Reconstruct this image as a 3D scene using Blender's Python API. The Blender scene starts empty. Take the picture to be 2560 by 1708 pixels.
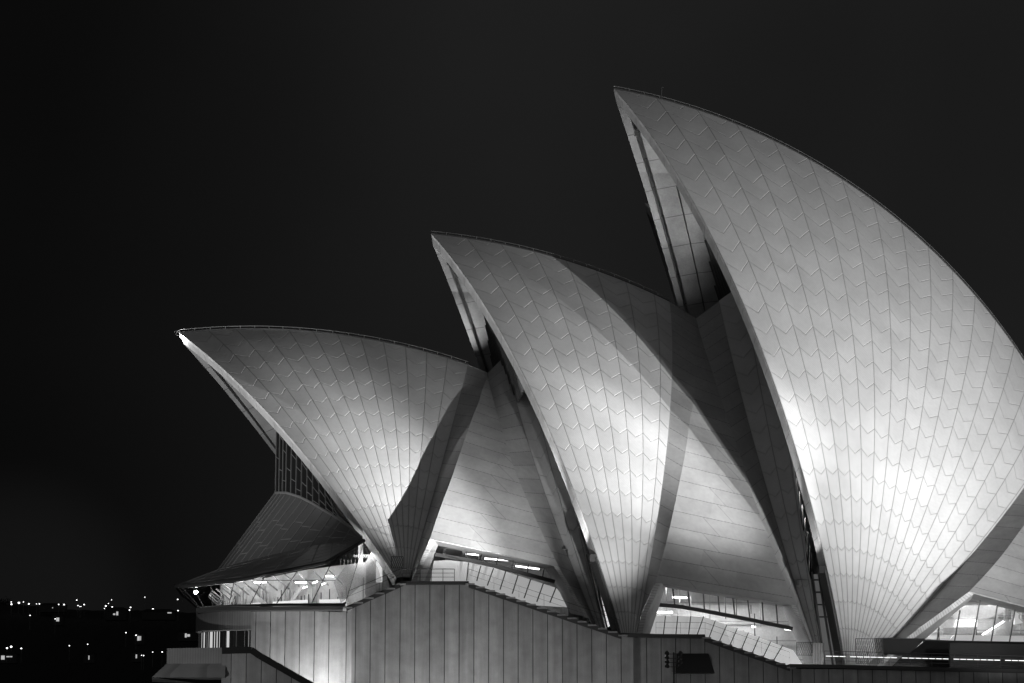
import bpy, math, random
import numpy as np
from math import sin, cos, pi, radians
from mathutils import Vector
random.seed(7)
A = np.array
sc = bpy.context.scene
COL = sc.collection

# ------------------------------------------------------------------ camera
YAW, D0, HOR, F = 0.068941916, 230.43653, 2006.37822, 6395.19688   # survey fit, pixels of a 2560 x 1708 frame
PITCH = math.atan((HOR-854)/F)
cam = bpy.data.cameras.new('camera'); camo = bpy.data.objects.new('camera', cam); COL.objects.link(camo)
cam.sensor_width = 36; cam.lens = F/2560*36
cam.clip_start = 1; cam.clip_end = 12000
camo.location = (0, -D0, 3); camo.rotation_euler = (pi/2+PITCH, 0, 0)
sc.camera = camo

# ------------------------------------------------------------------ world: night sky over a city
sc.view_settings.view_transform = 'Standard'; sc.view_settings.look = 'None'
sc.view_settings.exposure = 0; sc.view_settings.gamma = 1
W = bpy.data.worlds.new('World'); sc.world = W; W.use_nodes = True
nt = W.node_tree; nt.nodes.clear()
def wn(t, **k):
    n = nt.nodes.new(t)
    for a, b in k.items(): setattr(n, a, b)
    return n
wo = wn('ShaderNodeOutputWorld'); bg = wn('ShaderNodeBackground'); tc = wn('ShaderNodeTexCoord')
def wdot(v):
    n = wn('ShaderNodeVectorMath', operation='DOT_PRODUCT'); nt.links.new(tc.outputs['Generated'], n.inputs[0]); n.inputs[1].default_value = v; return n.outputs['Value']
def wmr(s, a, b, c, d, interp='SMOOTHSTEP'):
    n = wn('ShaderNodeMapRange', interpolation_type=interp); nt.links.new(s, n.inputs[0])
    for i, v in enumerate((a, b, c, d)): n.inputs[i+1].default_value = v
    return n.outputs[0]
def wmath(op, a, b):
    n = wn('ShaderNodeMath', operation=op)
    for i, v in enumerate((a, b)):
        if isinstance(v, (int, float)): n.inputs[i].default_value = v
        else: nt.links.new(v, n.inputs[i])
    return n.outputs[0]
gx = wmr(wdot((1, 0, 0)), -.20, .03, .0030, .0124)                   # glow of the city brightens to the right
gz = wmr(wdot((0, 0, 1)), .06, .34, 1.0, .92)
lp = wmr(wdot(Vector((-.189, .979, .078)).normalized()), .9985, 1.0, 0, .0035)   # lamp glow in the mist over the far hill
ns = wn('ShaderNodeTexNoise'); ns.inputs['Scale'].default_value = 4; ns.inputs['Detail'].default_value = 3
nt.links.new(tc.outputs['Generated'], ns.inputs['Vector'])
nz = wmr(ns.outputs['Fac'], .3, .7, .72, 1.2, 'LINEAR')
city_fill = wmr(wdot((0, -1, 0)), -.1, .9, 0, .105)                            # fill light: sky brightened behind the camera, standing for city lights
tot = wmath('ADD', wmath('ADD', wmath('MULTIPLY', wmath('MULTIPLY', gx, gz), nz), lp), city_fill)
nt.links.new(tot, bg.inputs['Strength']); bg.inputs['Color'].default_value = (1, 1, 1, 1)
nt.links.new(bg.outputs[0], wo.inputs[0])

# ------------------------------------------------------------------ building frame
ROOT_ROT = YAW
def bp(px, py, w):
    """survey mark on the photograph -> building coordinates (along, across, up) on the plane 'across = w'"""
    a = (px-1280)/F; b = -(py-854)/F
    dX, dY, dZ = a, cos(PITCH)-b*sin(PITCH), sin(PITCH)+b*cos(PITCH)
    t = (w+D0*cos(YAW))/(-dX*sin(YAW)+dY*cos(YAW))
    X, Y, Z = t*dX, -D0+t*dY, 3+t*dZ
    return A([X*cos(YAW)+Y*sin(YAW), w, Z])
def hit(p, C, R=75.2):
    a = bp(*p, -60); b = bp(*p, 20); d = b-a; m = a-C
    q = d@d; B = 2*d@m; c_ = m@m-R*R
    D = max(B*B-4*q*c_, 0)
    return a+d*(-B-math.sqrt(D))/(2*q)
def world(p):
    u, w, z = p
    return Vector((u*cos(YAW)-w*sin(YAW), u*sin(YAW)+w*cos(YAW), z))

# ------------------------------------------------------------------ lamps
def spot(name, pos, target, power, angle, blend=1.0, radius=.12):
    l = bpy.data.lights.new(name, 'SPOT'); l.energy = power; l.spot_size = radians(angle); l.spot_blend = blend
    l.shadow_soft_size = radius
    o = bpy.data.objects.new(name, l); COL.objects.link(o)
    p, t = world(pos), world(target)
    o.location = p; o.rotation_euler = (t-p).to_track_quat('-Z', 'Y').to_euler()
    return o
def pointlamp(name, pos, power, radius=.1):
    l = bpy.data.lights.new(name, 'POINT'); l.energy = power; l.shadow_soft_size = radius
    o = bpy.data.objects.new(name, l); COL.objects.link(o); o.location = world(pos); return o
LIGHTS = [  # masts along the western broadwalk
 ('floodlight_beam', (9.0, -41.2, 14.0), (-9.5, -9, 35), 60000, 31),       # visible mast -> first shell
 ('floodlight_beam', (9.0, -41.2, 14.0), (-11.6, -14, 30.5), 125000, 21),
 ('floodlight_beam', (7.4, -41.2, 13.8), (5.6, -15, 29), 14000, 28),      # visible mast -> infill left of the middle shell
 ('floodlight_beam', (9.0, -41.2, 13.8), (6.8, -21, 27), 12000, 28),         # visible mast -> foot of the middle shell
 ('floodlight_beam', (9.0, -41.2, 14.3), (-1, -8, 46), 2500, 32),           # visible mast -> top of the middle shell
 ('floodlight_beam', (52, -50, 14), (5.8, -15, 32), 70000, 18),             # second mast -> middle shell
 ('floodlight_beam', (52, -50, 14), (3, -8, 42), 26000, 18),
 ('floodlight_beam', (52, -50, 13), (13, -21, 22), 15000, 19),           # second mast -> foot of the infill
 ('floodlight_beam', (72, -50, 14), (4.2, -14.5, 32.5), 360000, 12),          # third mast -> middle shell
 ('floodlight_beam', (72, -50, 14), (.8, -8, 42.5), 170000, 10.5),
 ('floodlight_beam', (62, -58, 13), (31, -8, 47), 205000, 54),            # second mast -> tall shell
 ('floodlight_beam', (52, -50, 13), (29, -16, 25), 34000, 36),
 ('floodlight_beam', (-75, -34, 14), (-2, 4, 50), 130000, 34),            # northern mast -> open mouths
 ('floodlight_beam', (-62, -40, 10), (-22, -8, 26), 34000, 26),           # northern mast -> foyer roofs
]
for L in LIGHTS: spot(*L)

# ------------------------------------------------------------------ materials
def mat(name, base=.5, rough=.6, spec=.5, metal=0, emit=0, ecol=1.0):
    m = bpy.data.materials.new(name); m.use_nodes = True
    b = m.node_tree.nodes['Principled BSDF']
    b.inputs['Base Color'].default_value = (base, base, base, 1); b.inputs['Roughness'].default_value = rough
    b.inputs['Metallic'].default_value = metal; b.inputs['Specular IOR Level'].default_value = spec
    if emit: b.inputs['Emission Color'].default_value = (ecol, ecol, ecol, 1); b.inputs['Emission Strength'].default_value = emit
    return m
class NG:
    """small helper for node maths"""
    def __init__(s, m): s.t = m.node_tree; s.b = s.t.nodes['Principled BSDF']
    def n(s, t, **k):
        n = s.t.nodes.new(t)
        for a, b in k.items(): setattr(n, a, b)
        return n
    def m(s, op, *v):
        n = s.n('ShaderNodeMath', operation=op)
        for i, x in enumerate(v):
            if isinstance(x, (int, float)): n.inputs[i].default_value = x
            else: s.t.links.new(x, n.inputs[i])
        return n.outputs[0]
    def mr(s, x, a, b, c, d, interp='LINEAR'):
        n = s.n('ShaderNodeMapRange', interpolation_type=interp); s.t.links.new(x, n.inputs[0])
        for i, v in enumerate((a, b, c, d)): n.inputs[i+1].default_value = v
        return n.outputs[0]
    def noise(s, scale, detail=4, vec=None, rough=.5):
        n = s.n('ShaderNodeTexNoise'); n.inputs['Scale'].default_value = scale; n.inputs['Detail'].default_value = detail; n.inputs['Roughness'].default_value = rough
        if vec is None: vec = s.obj()
        s.t.links.new(vec, n.inputs['Vector']); return n.outputs['Fac']
    def obj(s, scale=(1, 1, 1)):
        c = s.n('ShaderNodeTexCoord'); mp = s.n('ShaderNodeMapping'); mp.inputs['Scale'].default_value = scale
        s.t.links.new(c.outputs['Object'], mp.inputs['Vector']); return mp.outputs[0]
    def uv(s):
        u = s.n('ShaderNodeUVMap'); q = s.n('ShaderNodeSeparateXYZ'); s.t.links.new(u.outputs[0], q.inputs[0]); return q.outputs[0], q.outputs[1]
    def col(s, x, name='Base Color'):
        c = s.n('ShaderNodeCombineColor')
        for i in range(3): s.t.links.new(x, c.inputs[i])
        s.t.links.new(c.outputs[0], s.b.inputs[name])
    def bump(s, h, dist, strength=1):
        n = s.n('ShaderNodeBump'); n.inputs['Distance'].default_value = dist; n.inputs['Strength'].default_value = strength
        s.t.links.new(h, n.inputs['Height']); s.t.links.new(n.outputs[0], s.b.inputs['Normal'])
    def white(s, x, y):
        c = s.n('ShaderNodeCombineXYZ'); s.t.links.new(x, c.inputs[0]); s.t.links.new(y, c.inputs[1])
        w = s.n('ShaderNodeTexWhiteNoise', noise_dimensions='2D'); s.t.links.new(c.outputs[0], w.inputs['Vector']); return w.outputs['Value']
RIB = radians(3.72); RS = 75.2; LID = 2.28
def chevron_tiles():
    """glazed ceramic lids: chevron panels between radiating ribs; uv = (rib number, metres from the pole)"""
    m = mat('glazed_chevron_tiles', .66, .5, .25); g = NG(m); u, v = g.uv()
    fu = g.m('FRACT', g.m('ADD', u, 64)); d = g.m('SUBTRACT', fu, .5)
    width = g.m('MULTIPLY', g.m('SINE', g.m('DIVIDE', v, RS)), RIB*RS)
    x = g.m('MULTIPLY', d, width); ax = g.m('ABSOLUTE', x)
    edge = g.m('SUBTRACT', g.m('MULTIPLY', width, .5), ax)                      # metres to the rib seam
    vv = g.m('DIVIDE', g.m('SUBTRACT', g.m('ADD', v, 0.0), g.m('SUBTRACT', ax, g.m('MULTIPLY', width, .5))), LID)
    # rib-seam vertices sit at whole multiples of the lid length, the point of each V half a width lower
    fv = g.m('FRACT', g.m('ADD', vv, 64)); cell = g.m('FLOOR', g.m('ADD', vv, 64))
    dv = g.m('MULTIPLY', g.m('MINIMUM', fv, g.m('SUBTRACT', 1, fv)), LID*.707)
    seam_r = g.mr(edge, .015, .045, 1, 0, 'SMOOTHSTEP'); seam_c = g.mr(dv, .010, .034, 1, 0, 'SMOOTHSTEP')
    wn_ = g.white(g.m('FLOOR', g.m('ADD', u, 64)), cell)
    keep = g.mr(wn_, .2, .6, .35, 1)
    seam = g.m('MAXIMUM', g.m('MULTIPLY', seam_r, .50), g.m('MULTIPLY', seam_c, g.m('MULTIPLY', keep, .26)))
    # small diagonal tiles
    p = g.m('MULTIPLY', g.m('ADD', ax, v), 1/.17); q = g.m('MULTIPLY', g.m('SUBTRACT', ax, v), 1/.17)
    def grid(s_): f = g.m('FRACT', g.m('ADD', s_, 4096)); return g.mr(g.m('MINIMUM', f, g.m('SUBTRACT', 1, f)), .03, .13, 1, 0)
    jt = g.m('MAXIMUM', grid(p), grid(q))
    matte = g.mr(g.m('MINIMUM', edge, dv), .10, .16, 1, 0)                      # matt border tiles of each lid
    n1 = g.noise(.35, 5); n2 = g.noise(3.0, 5)
    base = g.m('MULTIPLY', g.m('MULTIPLY', g.mr(n1, .3, .7, .58, .68), g.mr(n2, .3, .7, .97, 1.03)), g.mr(wn_, 0, 1, .95, 1.03))
    base = g.m('MULTIPLY', base, g.mr(matte, 0, 1, 1, .965)); base = g.m('MULTIPLY', base, g.mr(jt, 0, 1, 1, .80))
    base = g.m('MULTIPLY', base, g.mr(seam, 0, 1, 1, .12))
    g.col(base)
    g.t.links.new(g.mr(matte, 0, 1, .50, .65), g.b.inputs['Roughness'])
    h = g.m('ADD', g.m('MULTIPLY', g.m('MAXIMUM', seam_r, seam_c), -1.0), g.m('MULTIPLY', g.mr(fv, 0, .05, 1, 0, 'SMOOTHSTEP'), -1.6))
    h = g.m('ADD', h, g.m('MULTIPLY', n2, .35)); h = g.m('ADD', h, g.mr(g.m('ABSOLUTE', d), 0, .5, .3, 0))
    g.bump(h, .03, .8)
    return m
def band_tiles(name, base_v=.5):
    """matt tile bands with seams every 1.22 m; uv in metres"""
    m = mat(name, base_v, .65, .3); g = NG(m); u, v = g.uv()
    f = g.m('FRACT', g.m('ADD', g.m('DIVIDE', v, 1.80), 64)); dv = g.m('MULTIPLY', g.m('MINIMUM', f, g.m('SUBTRACT', 1, f)), 1.80)
    row = g.m('FLOOR', g.m('ADD', g.m('DIVIDE', v, 1.80), 64))
    dash = g.mr(g.m('FRACT', g.m('MULTIPLY', g.m('ADD', u, 200), 3.1)), .35, .5, .45, 1)
    seam = g.m('MULTIPLY', g.mr(dv, .012, .045, 1, 0, 'SMOOTHSTEP'), dash)
    # one slanting butt joint in each course
    xx = g.m('SUBTRACT', u, g.m('MULTIPLY', f, -1.9)); off = g.mr(g.white(row, row), 0, 1, 4.4, 5.6)
    dj = g.m('ABSOLUTE', g.m('SUBTRACT', xx, off)); dj = g.mr(dj, .015, .05, .6, 0, 'SMOOTHSTEP'); seam = g.m('MAXIMUM', seam, dj)
    p = g.m('MULTIPLY', g.m('ADD', u, v), 1/.17); q = g.m('MULTIPLY', g.m('SUBTRACT', u, v), 1/.17)
    def grid(s_, a=.15): k = g.m('FRACT', g.m('ADD', s_, 4096)); return g.mr(g.m('MINIMUM', k, g.m('SUBTRACT', 1, k)), .03, a, 1, 0)
    jt = g.m('MAXIMUM', grid(p), g.m('MULTIPLY', grid(q), .5))
    n1 = g.noise(.4, 5); n2 = g.noise(2.5, 6)
    base = g.m('MULTIPLY', g.mr(n1, .3, .7, base_v*.88, base_v*1.1), g.mr(n2, .3, .7, .94, 1.06))
    base = g.m('MULTIPLY', base, g.mr(g.white(row, g.m('FLOOR', g.m('MULTIPLY', u, .3))), 0, 1, .93, 1.06))
    base = g.m('MULTIPLY', base, g.mr(jt, 0, 1, 1, .8)); base = g.m('MULTIPLY', base, g.mr(seam, 0, 1, 1, .35))
    g.col(base); g.bump(g.m('ADD', g.m('MULTIPLY', seam, -1), g.m('MULTIPLY', n2, .2)), .02, .6)
    return m
def concrete(name, base_v=.38, seam=0, uvd=False):
    m = mat(name, base_v, .7, .3); g = NG(m)
    n1 = g.noise(.6, 6); n2 = g.noise(6, 6)
    base = g.m('MULTIPLY', g.mr(n1, .3, .7, base_v*.78, base_v*1.15), g.mr(n2, .3, .7, .9, 1.08)); h = n2
    if seam:
        u, v = g.uv(); f = g.m('FRACT', g.m('ADD', g.m('DIVIDE', v, seam), 64)); dv = g.m('MULTIPLY', g.m('MINIMUM', f, g.m('SUBTRACT', 1, f)), seam)
        s_ = g.mr(dv, .018, .045, 1, 0, 'SMOOTHSTEP'); base = g.m('MULTIPLY', base, g.mr(s_, 0, 1, 1, .35)); h = g.m('SUBTRACT', g.m('MULTIPLY', n2, .2), s_)
    g.col(base); g.bump(h, .02, .5)
    return m
def tile_end():
    m = mat('tile_ends', .6, .6, .3); g = NG(m); u, v = g.uv()
    f = g.m('FRACT', g.m('MULTIPLY', g.m('ADD', v, 500), 1/.24)); k = g.mr(f, .12, .2, .45, 1)
    n = g.noise(1.3, 5); g.col(g.m('MULTIPLY', k, g.mr(n, .3, .7, .38, .66))); return m
def precast():
    """podium cladding: tall precast slabs with open joints and rain streaks; uv in metres (along, up)"""
    m = mat('precast_granite_panels', .3, .75, .25); g = NG(m); u, v = g.uv()
    f = g.m('FRACT', g.m('ADD', g.m('DIVIDE', u, PANEL), 64)); cell = g.m('FLOOR', g.m('ADD', g.m('DIVIDE', u, PANEL), 64))
    du = g.m('MULTIPLY', g.m('MINIMUM', f, g.m('SUBTRACT', 1, f)), PANEL)
    s_ = g.mr(du, .014, .036, 1, 0, 'SMOOTHSTEP')
    cx = g.n('ShaderNodeCombineXYZ'); g.t.links.new(g.m('MULTIPLY', u, 1.6), cx.inputs[0]); g.t.links.new(g.m('MULTIPLY', v, .10), cx.inputs[1])
    streak = g.noise(1.0, 6, cx.outputs[0], .6)
    n2 = g.noise(1.2, 6); n3 = g.noise(14, 4)
    base = g.m('MULTIPLY', g.mr(streak, .3, .7, .74, 1.10), g.mr(n2, .3, .7, .29, .365)); base = g.m('MULTIPLY', base, g.mr(n3, .3, .7, .94, 1.06))
    base = g.m('MULTIPLY', base, g.mr(g.white(cell, cell), 0, 1, .9, 1.08)); base = g.m('MULTIPLY', base, g.mr(s_, 0, 1, 1, .06))
    g.col(base); g.bump(g.m('SUBTRACT', g.m('MULTIPLY', n3, .1), s_), .03, .7)
    return m
PANEL = 1.163
def glass(name='window_glass', tint=.85, refl=.35):
    m = bpy.data.materials.new(name); m.use_nodes = True; t = m.node_tree; t.nodes.clear()
    o = t.nodes.new('ShaderNodeOutputMaterial'); mx = t.nodes.new('ShaderNodeMixShader'); tr = t.nodes.new('ShaderNodeBsdfTransparent'); gl = t.nodes.new('ShaderNodeBsdfGlossy')
    lw = t.nodes.new('ShaderNodeLayerWeight'); fr = t.nodes.new('ShaderNodeMath'); fr.operation = 'POWER'; fr.inputs[1].default_value = 4; t.links.new(lw.outputs['Facing'], fr.inputs[0]); mu = t.nodes.new('ShaderNodeMath'); mu.operation = 'MULTIPLY_ADD'; mu.inputs[1].default_value = .8; mu.inputs[2].default_value = .05
    tr.inputs['Color'].default_value = (tint,)*3+(1,); gl.inputs['Roughness'].default_value = .03; gl.inputs['Color'].default_value = (.9, .9, .9, 1)
    t.links.new(fr.outputs[0], mu.inputs[0]); t.links.new(mu.outputs[0], mx.inputs[0]); t.links.new(tr.outputs[0], mx.inputs[1]); t.links.new(gl.outputs[0], mx.inputs[2]); t.links.new(mx.outputs[0], o.inputs[0])
    return m
M = dict(tile=chevron_tiles(), band=band_tiles('matt_tile_bands', .40), conc=concrete('concrete', .36), rib=concrete('concrete_ribs', .40, 3.1),
         end=tile_end(), pre=precast(), dark=mat('dark_bronze', .035, .45, .5), black=mat('black_panel', .012, .8), steel=mat('painted_steel', .06, .5, .5),
         rail=mat('stainless_rail', .45, .35, .5, .8), slab=mat('dark_granite_edge', .05, .7), tread=concrete('stair_treads', .30),
         bronze=mat('bronze_glass_bars', .15, .4, .5, .0), glass=glass(), wallin=concrete('interior_plaster', .62), ceil=concrete('interior_ceiling', .5),
         lamp=mat('fluorescent_tube', .8, .5, emit=6), warm=mat('lit_curtains', .6, .8, emit=.55), led=mat('handrail_led', .8, .5, emit=1.6), bulb=mat('bare_bulb', .8, .5, emit=60),
         blind=mat('self_lit_panels', .75, .8, .2, emit=.38), hill=mat('dark_hill', .02, .95, .1), water=mat('harbour_water', .02, .12, .5), far=mat('far_house_wall', .018, .9), pave=concrete('paving', .2))  # blind: emission on the white panels stands in for light falling on them
M['lit_slot'] = mat('slot_window', .2, .5, emit=.07); M['lit_slot2'] = mat('slot_window_bright', .5, .5, emit=.7)
def dark_glass():
    m = bpy.data.materials.new('smoked_glass'); m.use_nodes = True; t = m.node_tree; b = t.nodes['Principled BSDF']
    b.inputs['Base Color'].default_value = (.012, .012, .012, 1); b.inputs['Roughness'].default_value = .12; b.inputs['Specular IOR Level'].default_value = .6
    return m
M['dglass'] = dark_glass()
M['fglass'] = mat('bronze_roof_glass', .09, .28, .9); _g = NG(M['fglass']); _g.bump(_g.noise(.8, 4), .06, .5)

# ------------------------------------------------------------------ mesh helpers
class MB:
    def __init__(s): s.v = []; s.f = []; s.m = []; s.uv = []; s.mats = []
    def mi(s, m):
        if m not in s.mats: s.mats.append(m)
        return s.mats.index(m)
    def face(s, pts, m, uv=None):
        n = len(s.v); s.v += [tuple(map(float, p)) for p in pts]; s.f.append(tuple(range(n, n+len(pts)))); s.m.append(s.mi(m))
        s.uv += list(uv) if uv is not None else [(0, 0)]*len(pts)
    def grid(s, G, m, UV=None, flip=False):
        """G: rows x cols of points, shared vertices"""
        r, c = len(G), len(G[0]); n = len(s.v); k = s.mi(m)
        for row in G: s.v += [tuple(map(float, p)) for p in row]
        for i in range(r-1):
            for j in range(c-1):
                q = [(i, j), (i, j+1), (i+1, j+1), (i+1, j)]
                if flip: q = q[::-1]
                s.f.append(tuple(n+a*c+b for a, b in q)); s.m.append(k)
                s.uv += [UV[a][b] for a, b in q] if UV is not None else [(0, 0)]*4
    def box(s, c, d, m, ax=None):
        """box centred c, half sizes d, axes ax (3 unit vectors)"""
        ax = ax if ax is not None else np.eye(3); c = A(c, float)
        P = [c+sum(ax[i]*d[i]*sg[i] for i in range(3)) for sg in [(x, y, z) for x in (-1, 1) for y in (-1, 1) for z in (-1, 1)]]
        for q in ((0, 1, 3, 2), (4, 6, 7, 5), (0, 4, 5, 1), (2, 3, 7, 6), (0, 2, 6, 4), (1, 5, 7, 3)): s.face([P[i] for i in q], m)
    def bar(s, a, b, w, h, m, up=(0, 0, 1)):
        a, b = A(a, float), A(b, float); d = b-a; L = np.linalg.norm(d)
        if L < 1e-6: return
        d /= L; up = A(up, float); x = np.cross(d, up)
        if np.linalg.norm(x) < 1e-3: x = np.cross(d, A([1., 0, 0]))
        x /= np.linalg.norm(x); y = np.cross(x, d)
        s.box((a+b)/2, (L/2, w/2, h/2), m, (d, x, y))
    def tube(s, pts, r, m, n=6):
        pts = [A(p, float) for p in pts]
        rings = []
        for i, p in enumerate(pts):
            d = pts[min(i+1, len(pts)-1)]-pts[max(i-1, 0)]; d /= np.linalg.norm(d)
            x = np.cross(d, A([0, 0, 1.])) if abs(d[2]) < .95 else np.cross(d, A([1., 0, 0])); x /= np.linalg.norm(x); y = np.cross(d, x)
            rr = r[i] if hasattr(r, '__len__') else r
            rings.append([p+rr*(cos(2*pi*k/n)*x+sin(2*pi*k/n)*y) for k in range(n+1)])
        s.grid(rings, m); s.face(rings[0][:n][::-1], m); s.face(rings[-1][:n], m)
    def prism(s, poly, off, m, mside=None):
        """closed solid: polygon poly swept by vector off"""
        poly = [A(p, float) for p in poly]; off = A(off, float); q = [p+off for p in poly]; ms = mside or m
        s.face(poly, m); s.face(q[::-1], m)
        for i in range(len(poly)): j = (i+1) % len(poly); s.face([poly[i], q[i], q[j], poly[j]], ms)
    def sphere(s, c, r, m, n=10, sc_=(1, 1, 1)):
        G = [[A(c, float)+r*A(sc_)*A([sin(pi*i/n)*cos(2*pi*j/n), sin(pi*i/n)*sin(2*pi*j/n), cos(pi*i/n)]) for j in range(n+1)] for i in range(n+1)]
        s.grid(G, m)
    def build(s, name, parent=None, smooth=False, label=None):
        me = bpy.data.meshes.new(name); me.from_pydata(s.v, [], s.f)
        for m in s.mats: me.materials.append(m)
        me.polygons.foreach_set('material_index', s.m)
        uvl = me.uv_layers.new(name='UVMap'); uvl.data.foreach_set('uv', [float(x) for p in s.uv for x in p])
        if smooth: me.polygons.foreach_set('use_smooth', [True]*len(s.f))
        me.update()
        o = bpy.data.objects.new(name, me); COL.objects.link(o)
        if parent is not None: o.parent = parent
        if label: o['label'] = label
        return o
def tag(o, label=None, cat=None, group=None, kind=None):
    if label: o['label'] = label
    if cat: o['category'] = cat
    if group: o['group'] = group
    if kind: o['kind'] = kind
    return o
def empty(name, loc=(0, 0, 0), rz=0):
    o = bpy.data.objects.new(name, None); COL.objects.link(o); o.location = loc; o.rotation_euler = (0, 0, rz); return o

def poly_at(pts, t):
    """point at length fraction t of a polyline"""
    pts = [A(p, float) for p in pts]; L = [0]
    for a, b in zip(pts, pts[1:]): L.append(L[-1]+np.linalg.norm(b-a))
    x = t*L[-1]; return A([np.interp(x, L, [p[k] for p in pts]) for k in range(len(pts[0]))])
def resample(pts, n): return [poly_at(pts, i/(n-1)) for i in range(n)]
def smoothline(pts, n=60, it=2):
    """Catmull-Rom through 3-D points"""
    P = [A(p, float) for p in pts]; P = [2*P[0]-P[1]]+P+[2*P[-1]-P[-2]]; out = []
    k = max(2, n//(len(pts)-1))
    for i in range(1, len(P)-2):
        for j in range(k):
            t = j/k; a, b, c, d = P[i-1:i+3]
            out.append(.5*((2*b)+(-a+c)*t+(2*a-5*b+4*c-d)*t*t+(-a+3*b-3*c+d)*t**3))
    out.append(P[-2]); return out

# ------------------------------------------------------------------ the concert hall
hall = empty('opera_house', (0, 0, 0), ROOT_ROT)
tag(hall, 'floodlit concert hall of three overlapping white tiled shells on a slab-clad podium', 'building')

SPH = [(A([-30.31306729, 0, 44.95862362]), A([-10.11576849, -20.45900218, 19.89946607]), A([-23.00794893, 44.95741796, -14.87865399]), 12.0),
       (A([-7.45342576, 0, 54.49233426]), A([7.60926571, -25.77958335, 13.81877515]), A([-12.28692964, 43.86611235, -6.39637901]), None),
       (A([9.51787765, 0, 68.6480269]), A([26.40877999, -19.86731729, 12.6438397]), A([0.55018254, 50.73621927, 13.87165905]), 16.1)]
class Fan:
    """ribs radiating from pole P over a sphere (centre C, radius 75.2 m) up to the hall's plane of symmetry"""
    def __init__(s, T, P, C):
        s.T, s.P, s.C = T, P, C; s.a = (P-C)/RS; t = T-C; t = t-(t@s.a)*s.a; s.t = t/np.linalg.norm(t); s.b = np.cross(s.a, s.t)
    def q(s, ph): return cos(ph)*s.t+sin(ph)*s.b
    def pt(s, ph, th, R=RS): return s.C+R*(cos(th)*s.a+sin(th)*s.q(ph))
    def az(s, p): q = p-s.C; q = q-(q@s.a)*s.a; return math.atan2(q@s.b, q@s.t)
    def thmax(s, ph, R=RS, w=0):
        q = s.q(ph); Aa, B = s.a[1], q[1]; h = math.hypot(Aa, B); k = (w-s.C[1])/R/h
        if abs(k) > 1: return 1.2
        base = math.atan2(B, Aa); ac = math.acos(k)
        c = sorted(x % (2*pi) for x in (base-ac, base+ac)); return min(x for x in c if x > .05)
fans = [Fan(*x[:3]) for x in SPH]
def mir(p): return A([p[0], -p[1], p[2]])

def shell_half(mb, fan, n0, n1, sgn, far=False, th0=.02, sub=6, nth=64, depth=(.85, 1.15), jag=None):
    """one half of a shell from rib n0 to n1: tiled outer face, ribbed concrete inner face, concrete rims"""
    f = mir if far else (lambda p: p)
    us = []
    k = n0
    while k < n1-1e-6:
        k2 = min(k+1, n1); us += list(np.linspace(k, k2, sub, endpoint=False)); k = k2
    us.append(n1)
    G = []; UV = []
    for i in range(nth+1):
        row = []; ur = []
        for u in us:
            ph = sgn*u*RIB; tm = fan.thmax(ph); th = th0+(tm-th0)*i/nth
            row.append(f(fan.pt(ph, th))); ur.append((u, th*RS))
        G.append(row); UV.append(ur)
    mb.grid(G, M['tile'], UV, flip=(sgn > 0) ^ far)
    # inner face: front edge beam, groove, then rib after rib with an open joint between
    prof = [(n0, 0), (n0+.22, 0), (n0+.225, 1), (n0+.36, 1), (n0+.365, 0)]
    k = math.floor(n0+1)
    prof += [(k-.03, 0)] if k-.03 > n0+.4 else []
    while k < n1-.2:
        prof += [(k-.025, 0), (k-.02, .6), (k+.02, .6), (k+.025, 0), (k+.5, -.12)]; k += 1
    prof.append((n1, 0)); prof = sorted(set(prof))
    Gi = []; UVi = []
    for i in range(nth+1):
        row = []; ur = []
        for u, dd in prof:
            ph = sgn*u*RIB; fr = i/nth; d = depth[1]+(depth[0]-depth[1])*fr; Ri = RS-(d*(1-.75*dd) if dd >= 0 else d*(1-dd))
            tm = fan.thmax(ph, Ri, -.02); th = th0+(tm-th0)*fr
            row.append(f(fan.pt(ph, th, Ri))); ur.append((u, th*RS))
        Gi.append(row); UVi.append(ur)
    mb.grid(Gi, M['rib'], UVi, flip=(sgn < 0) ^ far)
    for ci, cj, mt in ((0, 0, M['rim']), (-1, -1, M['conc'])):
        e = [[G[i][ci], G[i][ci]+(Gi[i][cj]-G[i][ci])*.28, Gi[i][cj]] for i in range(nth+1)]
        e2 = [[(0, UV[i][ci][1])]*3 for i in range(nth+1)]
        mb.grid([r[:2] for r in e], M['end'], [r[:2] for r in e2], flip=(ci == 0) ^ (sgn > 0) ^ far)
        mb.grid([r[1:] for r in e], M['rib'] if ci == 0 else mt, [r[1:] for r in e2], flip=(ci == 0) ^ (sgn > 0) ^ far)
    e = [[a, b] for a, b in zip(G[-1], [Gi[-1][min(range(len(prof)), key=lambda j: abs(prof[j][0]-u))] for u in us])]
    mb.grid(e, M['conc'])
M['rim'] = M['conc']
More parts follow.
